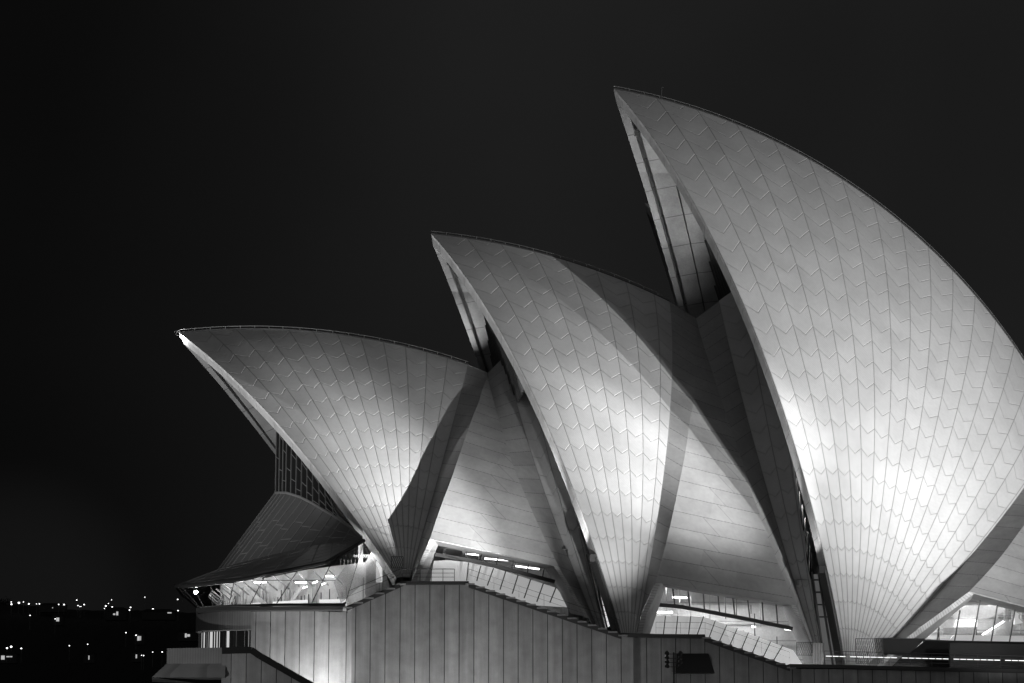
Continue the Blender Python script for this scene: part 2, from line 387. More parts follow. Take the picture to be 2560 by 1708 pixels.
# where each tiled fan stops (right-hand rib) measured on the photograph
RL = [[(1171, 911), (1160, 962), (1146, 1023), (1129, 1084), (1103, 1200), (1075, 1274), (1054, 1323), (1044, 1415), (1036, 1450)],
      [(1681, 760), (1684, 880), (1678, 1034), (1671, 1089), (1659, 1200), (1634, 1360), (1617, 1427), (1594, 1573), (1588, 1600)],
      [(2446, 1368), (2284, 1537), (2216, 1622), (2180, 1668)]]
NR = [12.0, abs(np.mean([fans[1].az(hit(p, SPH[1][2])) for p in RL[1][1:-2]]))/RIB, 16.12]
print('ribs', NR)
SHLAB = ['lowest shell, its tip pointing left', 'middle shell crossed by two curved shadow edges', 'tallest shell, brightly lit and cut by the right edge']
shells = []
for i, fan in enumerate(fans):
    mb = MB(); shell_half(mb, fan, 0, NR[i], -1); shell_half(mb, fan, 0, NR[i], -1, far=True)
    o = mb.build('roof_shell', hall, smooth=False, label=SHLAB[i]); shells.append(o)
    me = o.data; ti = list(me.materials).index(M['tile'])
    me.polygons.foreach_set('use_smooth', [p.material_index == ti for p in me.polygons])
    # ridge: capping beam, cable rail on short posts
    rid = [fan.pt(-u*RIB, fan.thmax(-u*RIB)) for u in np.linspace(0, NR[i], 90)]
    cap = MB()
    for a, b in zip(rid, rid[1:]): cap.bar(a+A([0, 0, .0]), b+A([0, 0, .0]), .16, .10, M['steel'])
    cap.build('ridge_cap', o)
    rm = MB(); L = 0
    rm.tube([p+A([0, 0, .27]) for p in rid], .028, M['rail'], 5)
    for a, b in zip(rid, rid[1:]):
        L += np.linalg.norm(b-a)
        if L > 1.25: L = 0; rm.tube([b, b+A([0, 0, .29])], .025, M['rail'], 5)
    rm.build('ridge_rail', o)

# counter shells: the small fans that lean against the back of each main shell
CF = [Fan(A([-2.19574398, 0, 41.60255134]), A([6.94411684, -21.02302616, 13.75767527]), A([43.11791374, 43.50998226, .26741051])),
      Fan(A([16.99566436, 0, 46.90659692]), A([24.92851071, -18.4695032, 12.33285935]), A([51.95430665, 51.25821908, 4.41508829]))]
HL = [[(1274.6, 921), (1287, 982), (1307, 1064), (1325.6, 1129), (1349, 1200), (1385, 1294), (1438, 1415), (1486, 1555)],
      [(1798, 756), (1809, 803), (1827.6, 883), (1846, 960.6), (1858, 1010), (1871.5, 1060), (1897, 1152), (1932, 1271), (1963, 1375), (2002, 1491), (2031, 1605)]]
csign = []
for i, fan in enumerate(CF):
    a = np.mean([fan.az(hit(p, fan.C)) for p in HL[i][1:6]]); sg = 1 if a > 0 else -1; n1 = abs(a)/RIB; csign.append((sg, n1))
    print('counter', i, sg, n1)
    def half(mb, far):
        f = mir if far else (lambda p: p); G = []; UV = []; Gi = []
        us = list(np.linspace(n1, n1+2.2, 12))
        for k in range(61):
            r = []; ur = []; ri = []
            for u in us:
                ph = sg*u*RIB; tm = fan.thmax(ph); th = .02+(tm-.02)*k/60
                uu = u if u < us[-1] else u+(.10 if (k//3) % 2 else -.05)
                ph = sg*uu*RIB
                r.append(f(fan.pt(ph, th))); ur.append((u-n1, th*RS)); ri.append(f(fan.pt(ph, th, RS-.6)))
            G.append(r); UV.append(ur); Gi.append(ri)
        mb.grid(G, M['tile'], UV, flip=(sg < 0) ^ (not far)); mb.grid(Gi, M['conc'], None, flip=(sg > 0) ^ (not far))
        mb.grid([[a_[-1], b_[-1]] for a_, b_ in zip(G, Gi)], M['conc']); mb.grid([[a_[0], b_[0]] for a_, b_ in zip(G, Gi)], M['conc'])
    mb = MB(); half(mb, False); half(mb, True)
    o = mb.build('counter_shell', hall); ti = 0
    o.data.polygons.foreach_set('use_smooth', [p.material_index == 0 for p in o.data.polygons])

# ---- side shells: bands F0 | F1 | F2 between the tiled fans, arching over a glazed opening
SK = [0, .14, .22, .337, .477, .657, .814, 1]; WK = [0, .20, .297, .435, .574, .737, .856, 1]
def line3(pts, wc, zc=None, ztop=None, wfoot=None, ncor=None):
    """photograph line from the valley point (across=0) to the arch corner (across=wc), then down the leg"""
    out = []; V = bp(*pts[0], 0); Cn = bp(*pts[ncor], wc)
    for k, p in enumerate(pts):
        if k == 0: out.append(V); continue
        if k < ncor:
            w = wc*.5
            for _ in range(12):
                z = bp(*p, w)[2]; s_ = (V[2]-z)/(V[2]-Cn[2]); w = wc*np.interp(s_, SK, WK)
            out.append(bp(*p, w))
        elif k == ncor: out.append(Cn)
        else: out.append(bp(*p, wc+(wfoot-wc)*(k-ncor)/(len(pts)-1-ncor)))
    return out, out[ncor]
def Z1(a, b): return (960+a*.20426, 880+b*.20426)
def ZB(a, b): return (960+a*.20426, 1180+b*.20426)
def ZC(a, b): return (1560+a*.20426, 740+b*.20426)
def ZD(a, b): return (1560+a*.20426, 1040+b*.20426)
KL = [([(1220, 932), Z1(1240, 370), Z1(1200, 470), Z1(1165, 600), Z1(1100, 760), Z1(1010, 1010), Z1(900, 1330), Z1(820, 1567), ZB(690, 440), (1075, 1347), (1048, 1409), (1029, 1455)], -20.9, 9, -20.6),
      ([(1740, 796), ZC(885, 500), ZC(870, 960), ZC(850, 1270), ZC(800, 1567), ZD(750, 450), ZD(640, 1000), ZD(515, 1560), (1639, 1456), (1604, 1534), (1594, 1580), (1588, 1600)], -24.3, 8, -25.1)]
GL = [([(1220, 932), Z1(1300, 420), Z1(1380, 740), Z1(1500, 1150), Z1(1650, 1567), ZB(1890, 650), (1397, 1418), (1433, 1480), (1473, 1547), (1487, 1572)], -20.4, 6, -20.9),
      ([(1740, 796), ZC(960, 560), ZC(1060, 860), ZC(1150, 1150), ZC(1290, 1567), ZD(1480, 660), ZD(1560, 930), ZD(1660, 1200), ZD(1790, 1567), (1989, 1514), (2031, 1615), (2045, 1650)], -21.4, 9, -20.4)]
def band(mb, Lft, Rgt, n=70, th=.7, cols=6, mt=None, v0=0):
    a = resample(Lft, n); b = resample(Rgt, n); G = []; UV = []; acc = 0
    for i in range(n):
        if i: acc += np.linalg.norm(a[i]-a[i-1])
        w = np.linalg.norm(b[i]-a[i])
        G.append([a[i]+(b[i]-a[i])*j/cols for j in range(cols+1)]); UV.append([(w*j/cols, v0-acc) for j in range(cols+1)])
    mb.grid(G, mt or M['band'], UV, flip=True)
    B = [[p+A([0, th, 0]) for p in r] for r in G]; mb.grid(B, M['conc'])
    for c in (0, -1): mb.grid([[G[i][c], B[i][c]] for i in range(n)], M['conc'])
    return G
def cut(line, c):
    """part of a 3-D line above the corner point c"""
    k = min(range(len(line)), key=lambda i: np.linalg.norm(line[i]-c)); return line[:k]+[c]
sides = []
for i in range(2):
    fan, cf = fans[i], CF[i]; pts, wc, nc, wf = KL[i]
    K, Kc = line3(pts, wc, ncor=nc, wfoot=wf); pts, wc, nc2, wf = GL[i]; Gn, Gc = line3(pts, wc, ncor=nc2, wfoot=wf)
    Ks = smoothline(K[:nc+1], 60)+smoothline(K[nc:], 12)[1:]; Gs = smoothline(Gn[:nc2+1], 60)+smoothline(Gn[nc2:], 12)[1:]
    u1 = NR[i]; Rr = [fan.pt(-u1*RIB, t, RS-.03) for t in np.linspace(fan.thmax(-u1*RIB), .035, 60)]
    sg, n1 = csign[i]; Hh = [cf.pt(sg*n1*RIB, t, RS-.03) for t in np.linspace(cf.thmax(sg*n1*RIB), .05, 60)]
    if i == 1:   # fold line is cut where the hall's symmetry plane meets the ridge
        pass
    # main, lit face first
    mb = MB(); kt, gt = smoothline(K[:nc+1], 60), smoothline(Gn[:nc2+1], 60)
    band(mb, kt, gt, 70, .7, 10)
    o = mb.build('side_shell', hall, label=('tiled infill face over the left glazed arch' if i == 0 else 'tiled infill face over the middle glazed arch, shadow edges across it'))
    mb = MB(); band(mb, Rr, Ks, 70, .7, 4); mb.build('fold_band', o)
    mb = MB(); band(mb, Gs, Hh, 70, .7, 4); mb.build('fold_band', o)
    for side in (1,):   # the eastern half, mirrored
        mb = MB(); fl = lambda L_: [mir(p) for p in L_]
        band(mb, fl(gt), fl(kt), 30, -.04, 3); band(mb, fl(Ks), fl(Rr), 30, -.04, 2); band(mb, fl(Hh), fl(Gs), 30, -.04, 2); mb.build('side_shell', hall)
    sides.append((o, Kc, Gc, K[nc:], Gn[nc2:]))
# third side shell, half out of frame on the right
u1 = NR[2]; f3 = fans[2]; e3 = f3.pt(-u1*RIB, f3.thmax(-u1*RIB))
V3 = e3+A([2.5, 0, -1.5]); K3c = bp(2423, 1479, -19.0)
K3 = [V3]
for p in ((2600, 1258), (2560, 1313), (2505, 1388), (2460, 1440)):
    w = -10
    for _ in range(12):
        z = bp(*p, w)[2]; s_ = (V3[2]-z)/(V3[2]-K3c[2]); w = -19.0*np.interp(s_, SK, WK)
    K3.append(bp(*p, w))
K3.append(K3c); K3leg = [K3c, bp(2345, 1536, -19.2), bp(2264, 1596, -19.4), bp(2186, 1670, -19.6), bp(2172, 1684, -19.7)]
Rr = [f3.pt(-u1*RIB, t, RS-.03) for t in np.linspace(f3.thmax(-u1*RIB), .03, 60)]
mb = MB(); band(mb, smoothline(K3, 60), resample([V3, V3+A([10, -14, -16]), bp(2900, 1604, -20)], 60), 60, .7, 10)
o3 = mb.build('side_shell', hall, label='tiled infill face at the right edge of the photo')
mb = MB(); band(mb, Rr, smoothline(K3, 60)+smoothline(K3leg, 16)[1:], 70, .7, 4); mb.build('fold_band', o3)
sides.append((o3, K3c, bp(2900, 1604, -20), K3leg, None))

# rims and soffits of the arches
def strip(mb, a, b, m, uvscale=True):
    acc = 0; UV = []
    for i in range(len(a)):
        if i: acc += np.linalg.norm(a[i]-a[i-1])
        UV.append([(0, acc), (np.linalg.norm(b[i]-a[i]), acc)])
    mb.grid([[p, q] for p, q in zip(a, b)], m, UV)
ARCH = [  # outer line px (with across), inner soffit px
 dict(out=[(1029, 1455, -20.6), (1048, 1409, -20.8), (1075, 1347, -20.9), (1397, 1418, -20.4), (1433, 1480, -20.6), (1473, 1547, -20.8)],
      inn=[(1060, 1455, -18.6), (1080, 1404, -18.6), (1095, 1363, -18.6), (1365, 1421, -17.4), (1398, 1475, -18), (1428, 1534, -18.6)]),
 dict(out=[(1591, 1590, -25.0), (1604, 1534, -24.7), (1639, 1456, -24.3), (1989, 1514, -21.4), (2031, 1615, -20.7), (2048, 1660, -20.4)],
      inn=[(1623, 1590, -22.5), (1640, 1540, -22.3), (1664, 1467, -21.8), (1957, 1516, -19.2), (1990, 1590, -18.8), (2016, 1665, -18.5)]),
 dict(out=[(2186, 1670, -19.6), (2264, 1596, -19.4), (2345, 1536, -19.2), (2423, 1479, -19), (2900, 1604, -20)],
      inn=[(2232, 1672, -17.5), (2266, 1640, -17.2), (2340, 1574, -16.9), (2429, 1497, -16.6), (2900, 1619, -18)])]
for i, a in enumerate(ARCH):
    o = sides[i][0]; mb = MB(); ou = resample([bp(*p) for p in a['out']], 80); inn = resample([bp(*p) for p in a['inn']], 80)
    # keep the corners sharp: resample segment by segment
    def seg(P): 
        r = []
        for p, q in zip(P, P[1:]): r += [p+(q-p)*k/16 for k in range(16)]
        return r+[P[-1]]
    ou = seg([bp(*p) for p in a['out']]); inn = seg([bp(*p) for p in a['inn']])
    def rim_of(p, q): d = q-p; d = A([d[0], 0, d[2]]); L = np.linalg.norm(d); return p+d/L*min(.42, L*.55)+A([0, .03, 0])
    ri = [rim_of(p, q) for p, q in zip(ou, inn)]
    ou2 = [p+A([0, -.05, 0]) for p in ou]
    strip(mb, ou2, ri, M['end']); mb.build('tile_rim', o)
    mb = MB(); strip(mb, ri, inn, M['conc']); strip(mb, [p+A([0, .6, 0]) for p in inn], inn, M['conc']); mb.build('arch_soffit', o)

# ---- glazing of the mouths (bronze and smoked glass closing each shell)
def mouth(fan, uz, zlo, label, sub_w=1.2):
    """wall of vertical bars across a shell: uz(z) gives its position along the hall"""
    mb = MB(); fr = MB(); Ri = RS-1.9
    def wmax(z):
        u = uz(z); s_ = Ri**2-(u-fan.C[0])**2-(z-fan.C[2])**2
        return max(fan.C[1]*-1+math.sqrt(max(s_, 0)), 0) if s_ > fan.C[1]**2 else 0
    zs = [z for z in np.linspace(zlo, 75, 120) if wmax(z) > .05]
    for z0, z1 in zip(zs, zs[1:]):
        mb.face([(uz(z0), -wmax(z0), z0), (uz(z0), wmax(z0), z0), (uz(z1), wmax(z1), z1), (uz(z1), -wmax(z1), z1)], M['dglass'])
    w = -20
    while w < 20:
        zz = [z for z in zs if wmax(z) > abs(w)]
        if zz: fr.bar((uz(zz[0])-.12, w, zz[0]), (uz(zz[-1])-.12, w, zz[-1]), .1, .16, M['steel'], (1, 0, 0))
        w += sub_w
    g = mb.build('glass_wall', hall, label=label); fr.build('mullion_frame', g)
mouth(fans[2], lambda z: 18.6+(57-z)*.31, 44, 'dark glass behind the mouth of the tallest shell')
mouth(fans[1], lambda z: -2.3+(48.2-z)*.25, 38, 'dark glass behind the mouth of the middle shell')

# ---- louvred gap between counter shell and the next main shell's front edge
FED = [[(1149, 672), (1193, 737), (1245, 822), (1298, 921), (1332, 978), (1379, 1084), (1426, 1200), (1478, 1354), (1508, 1434), (1548, 1568)]]
for i in range(2):
    nf = fans[i+1]; cf = CF[i]; sg, n1 = csign[i]; mb = MB(); sl = MB()
    a = [cf.pt(sg*(n1+2.0)*RIB, t, RS-.75) for t in np.linspace(.95*cf.thmax(sg*(n1+2)*RIB), .04, 50)]
    b = [nf.pt(-1.1*RIB, t, RS-3.2) for t in np.linspace(.75*nf.thmax(0), .03, 50)]
    z0 = max(a[-1][2], b[-1][2]); z1 = min(a[0][2], b[0][2])
    def atz(L_, z): L2 = sorted(L_, key=lambda p: p[2]); zs = [p[2] for p in L2]; return A([np.interp(z, zs, [p[k] for p in L2]) for k in range(3)])
    zs = np.linspace(z0, z1, 60); rows = [[atz(a, z), (atz(a, z)+atz(b, z))/2+A([0, .4, 0]), atz(b, z)] for z in zs]
    mb.grid(rows, M['dglass']); g = mb.build('louvre_wall', hall)
    z = z0+8
    while z < z1:
        p, q = atz(a, z-.9), atz(b, z+1.3); sl = MB(); sl.bar(p+A([0, -.15, 0]), q+A([0, -.15, 0]), .10, .22, M['rail']); sl.build('louvre', g); z += 1.15
    # foot of the slot: steel posts and a lit strip of glass
    zb = z0; 

# ---- podium wall
WP = -28
top_px = [(880, 1512), (900, 1506), (1017, 1462), (1169, 1462), (1551, 1592), (1583, 1593.5)]
topR = [(1583, 1594), (1769, 1597), (1973, 1671), (2003, 1672)]
topRR = [(2003, 1672), (2100, 1673), (2330, 1678), (2560, 1683.5), (2800, 1689)]
pod = MB()
def wallpart(mb, pts, w, zb=-1, thick=4, ushift=0):
    P = [bp(*p, w) for p in pts]
    for a, b in zip(P, P[1:]):
        n = max(1, int(abs(b[0]-a[0])/1.5))
        for k in range(n):
            p, q = a+(b-a)*k/n, a+(b-a)*(k+1)/n
            mb.face([(p[0], w, zb), (q[0], w, zb), q, p], M['pre'], [(p[0]+ushift, zb), (q[0]+ushift, zb), (q[0]+ushift, q[2]), (p[0]+ushift, p[2])])
            mb.face([p, q, q+A([0, thick, 0]), p+A([0, thick, 0])], M['pave'])
    return P
PL = wallpart(pod, top_px, WP, ushift=.28)
PR = wallpart(pod, topR, WP+.7, ushift=.5)
PRR = wallpart(pod, topRR, WP-.3, ushift=.1)
for P_, w0, w1 in ((PL[-1], WP, WP+.7), (PR[-1], WP+.7, WP-.3)):
    pod.face([(P_[0], w0, -1), (P_[0], w1, -1), (P_[0], w1, P_[2]), (P_[0], w0, P_[2])], M['pre'])
pod.build('podium_wall', hall, label='slab-clad podium wall with vertical joints')
# left wing, set back behind a rounded return
lw = MB(); a = bp(628, 1524, -25); b = bp(850, 1524, -25); c_ = bp(880, 1512, WP); rr = []
for k in range(10):
    t = k/9; rr.append(A([b[0]+(c_[0]-b[0])*sin(t*pi/2), -25-3*(1-cos(t*pi/2)), b[2]-.2+(c_[2]-b[2])*t]))
ring = [a]+rr; acc = -.38
for p, q in zip(ring, ring[1:]):
    n = 6 if p is a else 1
    for k in range(n):
        x, y = p+(q-p)*k/n, p+(q-p)*(k+1)/n; L_ = np.linalg.norm((y-x)[:2])
        sc_ = 1 if p is a else .4
        lw.face([(x[0], x[1], -1), (y[0], y[1], -1), y, x], M['pre'], [(acc, -1), (acc+L_*sc_, -1), (acc+L_*sc_, y[2]), (acc, x[2])]); acc += L_*sc_
lw.build('podium_wall', hall, label='brightly uplit left end of the podium wall')
# solid core of the podium below the concourse (keeps the rooms dark inside)
core = MB(); core.box((12, 0, 5.5), (40, 23, 5.5), M['pave']); core.build('podium_core', hall)

# ---- concourse edge slabs and stairs along the top of the wall
def edge_slab(pts, w, th, proj_, name='edge_slab', m=None):
    mb = MB(); P = [bp(*p, w) for p in pts]
    for a, b in zip(P, P[1:]): mb.prism([a, b, b+A([0, 0, -th]), a+A([0, 0, -th])], (0, 3.5, 0), m or M['slab'])
    return mb.build(name, hall)
edge_slab([(490, 1519.5), (560, 1517.5), (862, 1516), (866, 1516)], -26.6, .26, 0)
edge_slab([(1000, 1453), (1172, 1453)], WP-.5, .27, 0)
edge_slab([(1554, 1582), (1640, 1585), (1763, 1586)], WP-.5, .26, 0)
edge_slab([(1975, 1660), (2100, 1662), (2330, 1668), (2560, 1674), (2800, 1680)], WP-.6, .28, 0)
def stairs(p0, p1, label, w=WP-.5, step=25.2):
    """flight between two px points of its upper nosing line, treads on a dark raking string"""
    a, b = bp(*p0, w), bp(*p1, w); n = max(3, int(round(abs(p1[0]-p0[0])/step)))
    o = empty('stair', tuple((a+b)/2)); o.parent = hall; o['label'] = label; off = (a+b)/2
    for dw in (0, 2.8):
        st = MB(); st.prism([p+A([0, dw, q])-off for p, q in ((a, -.12), (b, -.12), (b, -.50), (a, -.50))], (0, .25, 0), M['slab']); st.build('stringer', o)
    for k in range(n+1):
        p = a+(b-a)*k/n-off; tr = MB(); tr.box((p[0]+.1, p[1]+1.4, p[2]-.22), (.36, 1.48, .06), M['tread']); tr.build('tread', o)
    return o
stairs((866, 1512), (1000, 1453), 'left flight rising to the upper landing')
stairs((1172, 1453), (1554, 1582), 'long flight falling from the upper landing')
stairs((1763, 1588), (1975, 1662), 'right flight falling to the lower concourse')

# ---- railings
def railing(pts, w, h, nrails, every, name='balustrade', r=.022, cap=None, label=None):
    P = [bp(*p, w) for p in pts]; mb = MB()
    for k in range(1, nrails+1):
        z = h*k/nrails; mb.tube([p+A([0, 0, z]) for p in P], r*(1.4 if k == nrails else .8), M['steel'], 5)
    for a, b in zip(P, P[1:]):
        n = max(1, int(round(np.linalg.norm(b-a)/every)))
        for k in range(n+1): p = a+(b-a)*k/n; mb.tube([p, p+A([0, 0, h])], r*1.1, M['steel'], 5)
    return mb.build(name, hall, label=label)
railing([(1005, 1453), (1050, 1453), (1136, 1453)], WP-.2, .95, 3, 1.05, label='steel railing on the upper landing')
railing([(1172, 1451), (1548, 1578)], WP+1.6, .9, 2, 2.2, r=.012)
railing([(1640, 1584), (1763, 1585), (1975, 1659)], WP+1.6, .9, 2, 2.2, r=.010)
railing([(870, 1505), (1000, 1450)], WP, .85, 2, 1.6, r=.016)
# lower concourse railing with a lit handrail
rb = railing([(2062, 1660), (2330, 1666), (2560, 1673), (2800, 1679)], WP-.2, 1.02, 4, 1.75, r=.016, label='railing with a glowing handrail along the lower concourse')
x = 2065; k = 0
lz = lambda x: 1640.5+(x-2065)*.0235
while x < 2760:
    if k % 8 != 3:
        led = MB(); a, b = bp(x, lz(x), WP-.25), bp(x+14.2, lz(x+14.2), WP-.25); led.bar(a, b, .05, .045, M['led']); led.build('led_strip', rb)
    x += 17 if k % 8 != 3 else 10
    k += 1

# ---- rooms behind the arches
def room(name, pts_px, w0, depth, floor_z, ceil_z, lamps=(), wallm=None, u_pad=0):
    """open-fronted lit interior: back wall, sides, floor and ceiling"""
    u0, u1 = bp(*pts_px[0], w0)[0]-u_pad, bp(*pts_px[1], w0)[0]+u_pad; mb = MB()
    wm = wallm or M['wallin']
    mb.face([(u0, w0+depth, floor_z), (u1, w0+depth, floor_z), (u1, w0+depth, ceil_z), (u0, w0+depth, ceil_z)], wm)
    mb.face([(u0, w0, floor_z), (u0, w0+depth, floor_z), (u0, w0+depth, ceil_z), (u0, w0, ceil_z)], wm)
    mb.face([(u1, w0, floor_z), (u1, w0+depth, floor_z), (u1, w0+depth, ceil_z), (u1, w0, ceil_z)], wm)
    mb.face([(u0, w0-2, floor_z), (u1, w0-2, floor_z), (u1, w0+depth, floor_z), (u0, w0+depth, floor_z)], M['pave'])
    mb.face([(u0, w0, ceil_z), (u1, w0, ceil_z), (u1, w0+depth, ceil_z), (u0, w0+depth, ceil_z)], M['ceil'])
    # ceiling beams
    for u in np.arange(u0+.6, u1-.4, 1.6): mb.box((u, w0+depth/2, ceil_z-.25), (.12, depth/2-.05, .22), M['conc'])
    rg = random.Random(int(u0*10))
    for k in range(46):
        u = rg.uniform(u0+.3, u1-.3); w = w0+rg.uniform(1, depth-.5); z = rg.uniform(floor_z+.5, ceil_z-1); hh = rg.uniform(.3, 1.6)
        mb.box((u, w, z), (.035+.12*(rg.random() < .2), .04, hh), rg.choice([M['conc'], M['ceil'], M['slab'], M['rail']]))
    for k in range(5):
        z = floor_z+(k+.6)*(ceil_z-floor_z)/5.5; mb.box(((u0+u1)/2, w0+depth-.4, z), ((u1-u0)/2-.2, .04, .05), M['conc'])
    return mb.build(name, hall), (u0, u1)
def window(px_poly, w, mull, beam=None, label=None, mw=.09):
    """glass following a px outline (each vertex px, py, across); mullions and a transom in px"""
    mb = MB(); P = [bp(*p) if len(p) == 3 else bp(*p, w) for p in px_poly]; mb.face(P, M['glass']); g = mb.build('window', hall, label=label)
    fr = MB()
    for a, b in mull: fr.bar(bp(*a, w-.08), bp(*b, w-.08), mw, .18, M['steel'], (0, 1, 0))
    if beam:
        B = [bp(*p, w-.25) for p in beam]
        for a, b in zip(B, B[1:]): fr.bar(a, b, .30, .34, M['slab'], (0, 1, 0))
    fr.build('window_frame', g); return g
def zb(a, b): return ZB(a, b)
# left arch
room('foyer_room', [(1046, 1420), (1420, 1420)], -16.6, 7, 17.0, 23.9)
window([(1040, 1480), (1062, 1450), (1095, 1363), (1365, 1421), (1400, 1477), (1440, 1545), (1440, 1600)], -18.4,
       [(zb(1015, 955), zb(1000, 1085)), (zb(1210, 1000), zb(1190, 1105)), (zb(1395, 1040), zb(1375, 1150)), (zb(1585, 1085), zb(1565, 1200)), (zb(1770, 1130), zb(1755, 1245)), (zb(1960, 1180), zb(1940, 1290)),
        (zb(1035, 1110), zb(1012, 1330)), (zb(1185, 1150), zb(1135, 1335)), (zb(1340, 1180), zb(1265, 1390)), (zb(1490, 1215), zb(1420, 1440)), (zb(1640, 1265), zb(1570, 1490)), (zb(1795, 1315), zb(1715, 1545)), (zb(1950, 1365), zb(1870, 1590)), (zb(2105, 1415), zb(2030, 1600)), (zb(1300, 1150), zb(1300, 1150))],
       [zb(625, 1010), zb(1040, 1082), zb(1420, 1165), zb(2090, 1345)], 'glazed arch between the lowest and the middle shell')
bl = MB(); bl.prism([bp(*zb(780, 1080), -17.6), bp(*zb(1180, 1120), -17.6), bp(*zb(2110, 1420), -17.6), bp(*zb(2300, 1660), -17.6), bp(*zb(1300, 1600), -17.6), bp(*zb(560, 1400), -17.6), bp(*zb(610, 1090), -17.6)], (0, .1, 0), M['blind']); bl.build('interior_balustrade', hall)
# middle arch
def z3(a, b): return (1500+a*.324, 1200+b*.324)
room('foyer_room', [(1600, 1500), (2100, 1500)], -16.5, 7, 12.5, 21.5)
window([(*z3(290, 1260), -22.8), (*z3(385, 1185), -22.0), (*z3(505, 825), -21.6), (*z3(1410, 975), -19), (*z3(1480, 1150), -19), (*z3(1600, 1450), -19), (*z3(1500, 1500), -19.5)], -20,
       [(z3(560, 830), z3(577, 965)), (z3(678, 845), z3(693, 985)), (z3(795, 855), z3(806, 1000)), (z3(908, 875), z3(922, 1020)), (z3(1022, 895), z3(1040, 1042)), (z3(1138, 920), z3(1156, 1067)), (z3(1250, 940), z3(1260, 1090)), (z3(1358, 962), z3(1371, 1110))],
       [z3(455, 964), z3(620, 978), z3(800, 1010), z3(1140, 1075), z3(1485, 1148)], 'glazed arch between the middle and the tallest shell', .1)
bl = MB(); bl.prism([bp(*z3(400, 1045), -20.4), bp(*z3(800, 1055), -20.4), bp(*z3(1490, 1315), -20.4), bp(*z3(1560, 1420), -20.4), bp(*z3(1440, 1500), -20.4), bp(*z3(380, 1300), -20.4), bp(*z3(350, 1200), -20.4)], (0, .1, 0), M['blind'])
g2 = bl.build('interior_balustrade', hall, label='raked run of white balustrade panels behind the middle arch'); fr = MB()
for a, b in [((505, 1050), (488, 1200)), ((600, 1050), (585, 1200)), ((700, 1050), (683, 1200)), ((800, 1052), (748, 1200)), ((890, 1085), (838, 1225)), ((980, 1115), (922, 1245)), ((1060, 1145), (1000, 1280)), ((1145, 1178), (1090, 1310)), ((1230, 1208), (1175, 1335)), ((1320, 1243), (1260, 1365)), ((1410, 1275), (1335, 1400))]:
    fr.bar(bp(*z3(*a), -20.6), bp(*z3(*b), -20.6), .07, .12, M['steel'], (0, 1, 0))
fr.build('panel_joints', g2)
# right arch
def ze(a, b): return (2080+a*.20426, 1388+b*.20426)
room('foyer_room', [(2290, 1500), (2900, 1500)], -15, 8, 14.6, 21.6)
window([(*ze(1130, 1050), -17.2), (*ze(1700, 545), -16.6), (2700, 1570, -17.4), (2700, 1612, -17.4), (*ze(2350, 1082), -17.2)], -16.9,
       [(ze(1310, 885), ze(1285, 1055)), (ze(1567, 675), ze(1498, 1062)), (ze(1815, 535), ze(1718, 1070)), (ze(2030, 585), ze(1945, 1075)), (ze(2245, 640), ze(2168, 1085)), (ze(2460, 690), ze(2390, 1095)), (ze(1300, 960), ze(1300, 960))],
       [ze(1120, 1052), ze(1450, 1068), ze(2350, 1085), ze(2800, 1095)], 'glazed arch at the right edge of the photo', .085)
# things seen inside the right arch: white upper gallery, stair balustrade, lower parapet
ins = MB()
def flat(mb, pts, w, m, th=.25, f=ze): mb.prism([bp(*f(*p), w) for p in pts], (0, th, 0), m)
flat(ins, [(1640, 615), (1920, 615), (2120, 520), (2120, 690), (1900, 780), (1490, 780), (1490, 700)], -11, M['conc'])
flat(ins, [(1520, 790), (1780, 790), (1780, 880), (1490, 880)], -9, M['blind'])
flat(ins, [(1370, 890), (1770, 890), (1760, 970), (1370, 970)], -11.5, M['conc'])
flat(ins, [(1830, 975), (2140, 800), (2330, 820), (2100, 1040), (1950, 1060)], -12.5, M['ceil'])
flat(ins, [(2240, 690), (2290, 720), (2280, 770), (2340, 830), (2230, 850)], -13, M['blind'])
flat(ins, [(1330, 1030), (1450, 1030), (1490, 975), (2350, 990), (2350, 1070), (1330, 1070)], -13.5, M['blind'])
ins.build('gallery', hall, label='white gallery and stair seen through the right arch')
# solid parapet below the right arch
pp = MB(); P = [bp(*ze(*p), -22.5) for p in [(1443, 1072), (2350, 1090), (3200, 1105), (3200, 1460), (1443, 1440)]]; pp.prism(P, (0, .4, 0), M['pre']); pp.build('parapet', hall, label='plain parapet below the right arch')
dk = MB(); P = [bp(*ze(*p), -18) for p in [(-80, 1215), (420, 1215), (900, 1240), (1130, 1060), (1445, 1072), (1445, 1500), (-80, 1500)]]; dk.prism(P, (0, .3, 0), M['dglass']); dk.build('dark_screen', hall)

# interior lighting: tubes under the ceilings
def tubes(pts, w, f=lambda a, b: (a, b), r=.07, name='ceiling_lamp', m=None):
    for a, b in pts:
        mb = MB(); mb.bar(bp(*f(*a), w), bp(*f(*b), w), r*2, r*2, m or M['lamp']); mb.build(name, hall)
tubes([((1840, 975), (2100, 812))], -12.8, ze, .06); tubes([((1560, 800), (1760, 800))], -11.2, ze, .05)
tubes([((1230, 1060), (1560, 1085)), ((1600, 1150), (1900, 1190)), ((1000, 1000), (1180, 1020))], -12, ZB, .06)
tubes([((440, 1020), (560, 1022)), ((560, 905), (670, 910)), ((1170, 1132), (1200, 1134))], -12.5, z3, .07)
tubes([((1425, 1150), (1475, 1156))], -16.8, z3, .07)
def area(name, pos, sx, sy, power, target):
    l = bpy.data.lights.new(name, 'AREA'); l.shape = 'RECTANGLE'; l.size = sx; l.size_y = sy; l.energy = power
    o = bpy.data.objects.new(name, l); COL.objects.link(o); p, t = world(pos), world(target); o.location = p; o.rotation_euler = (t-p).to_track_quat('-Z', 'Y').to_euler(); return o
area('room_lamp', (-1.5, -14, 24.6), 9, 3, 1500, (-1.5, -15.5, 17))
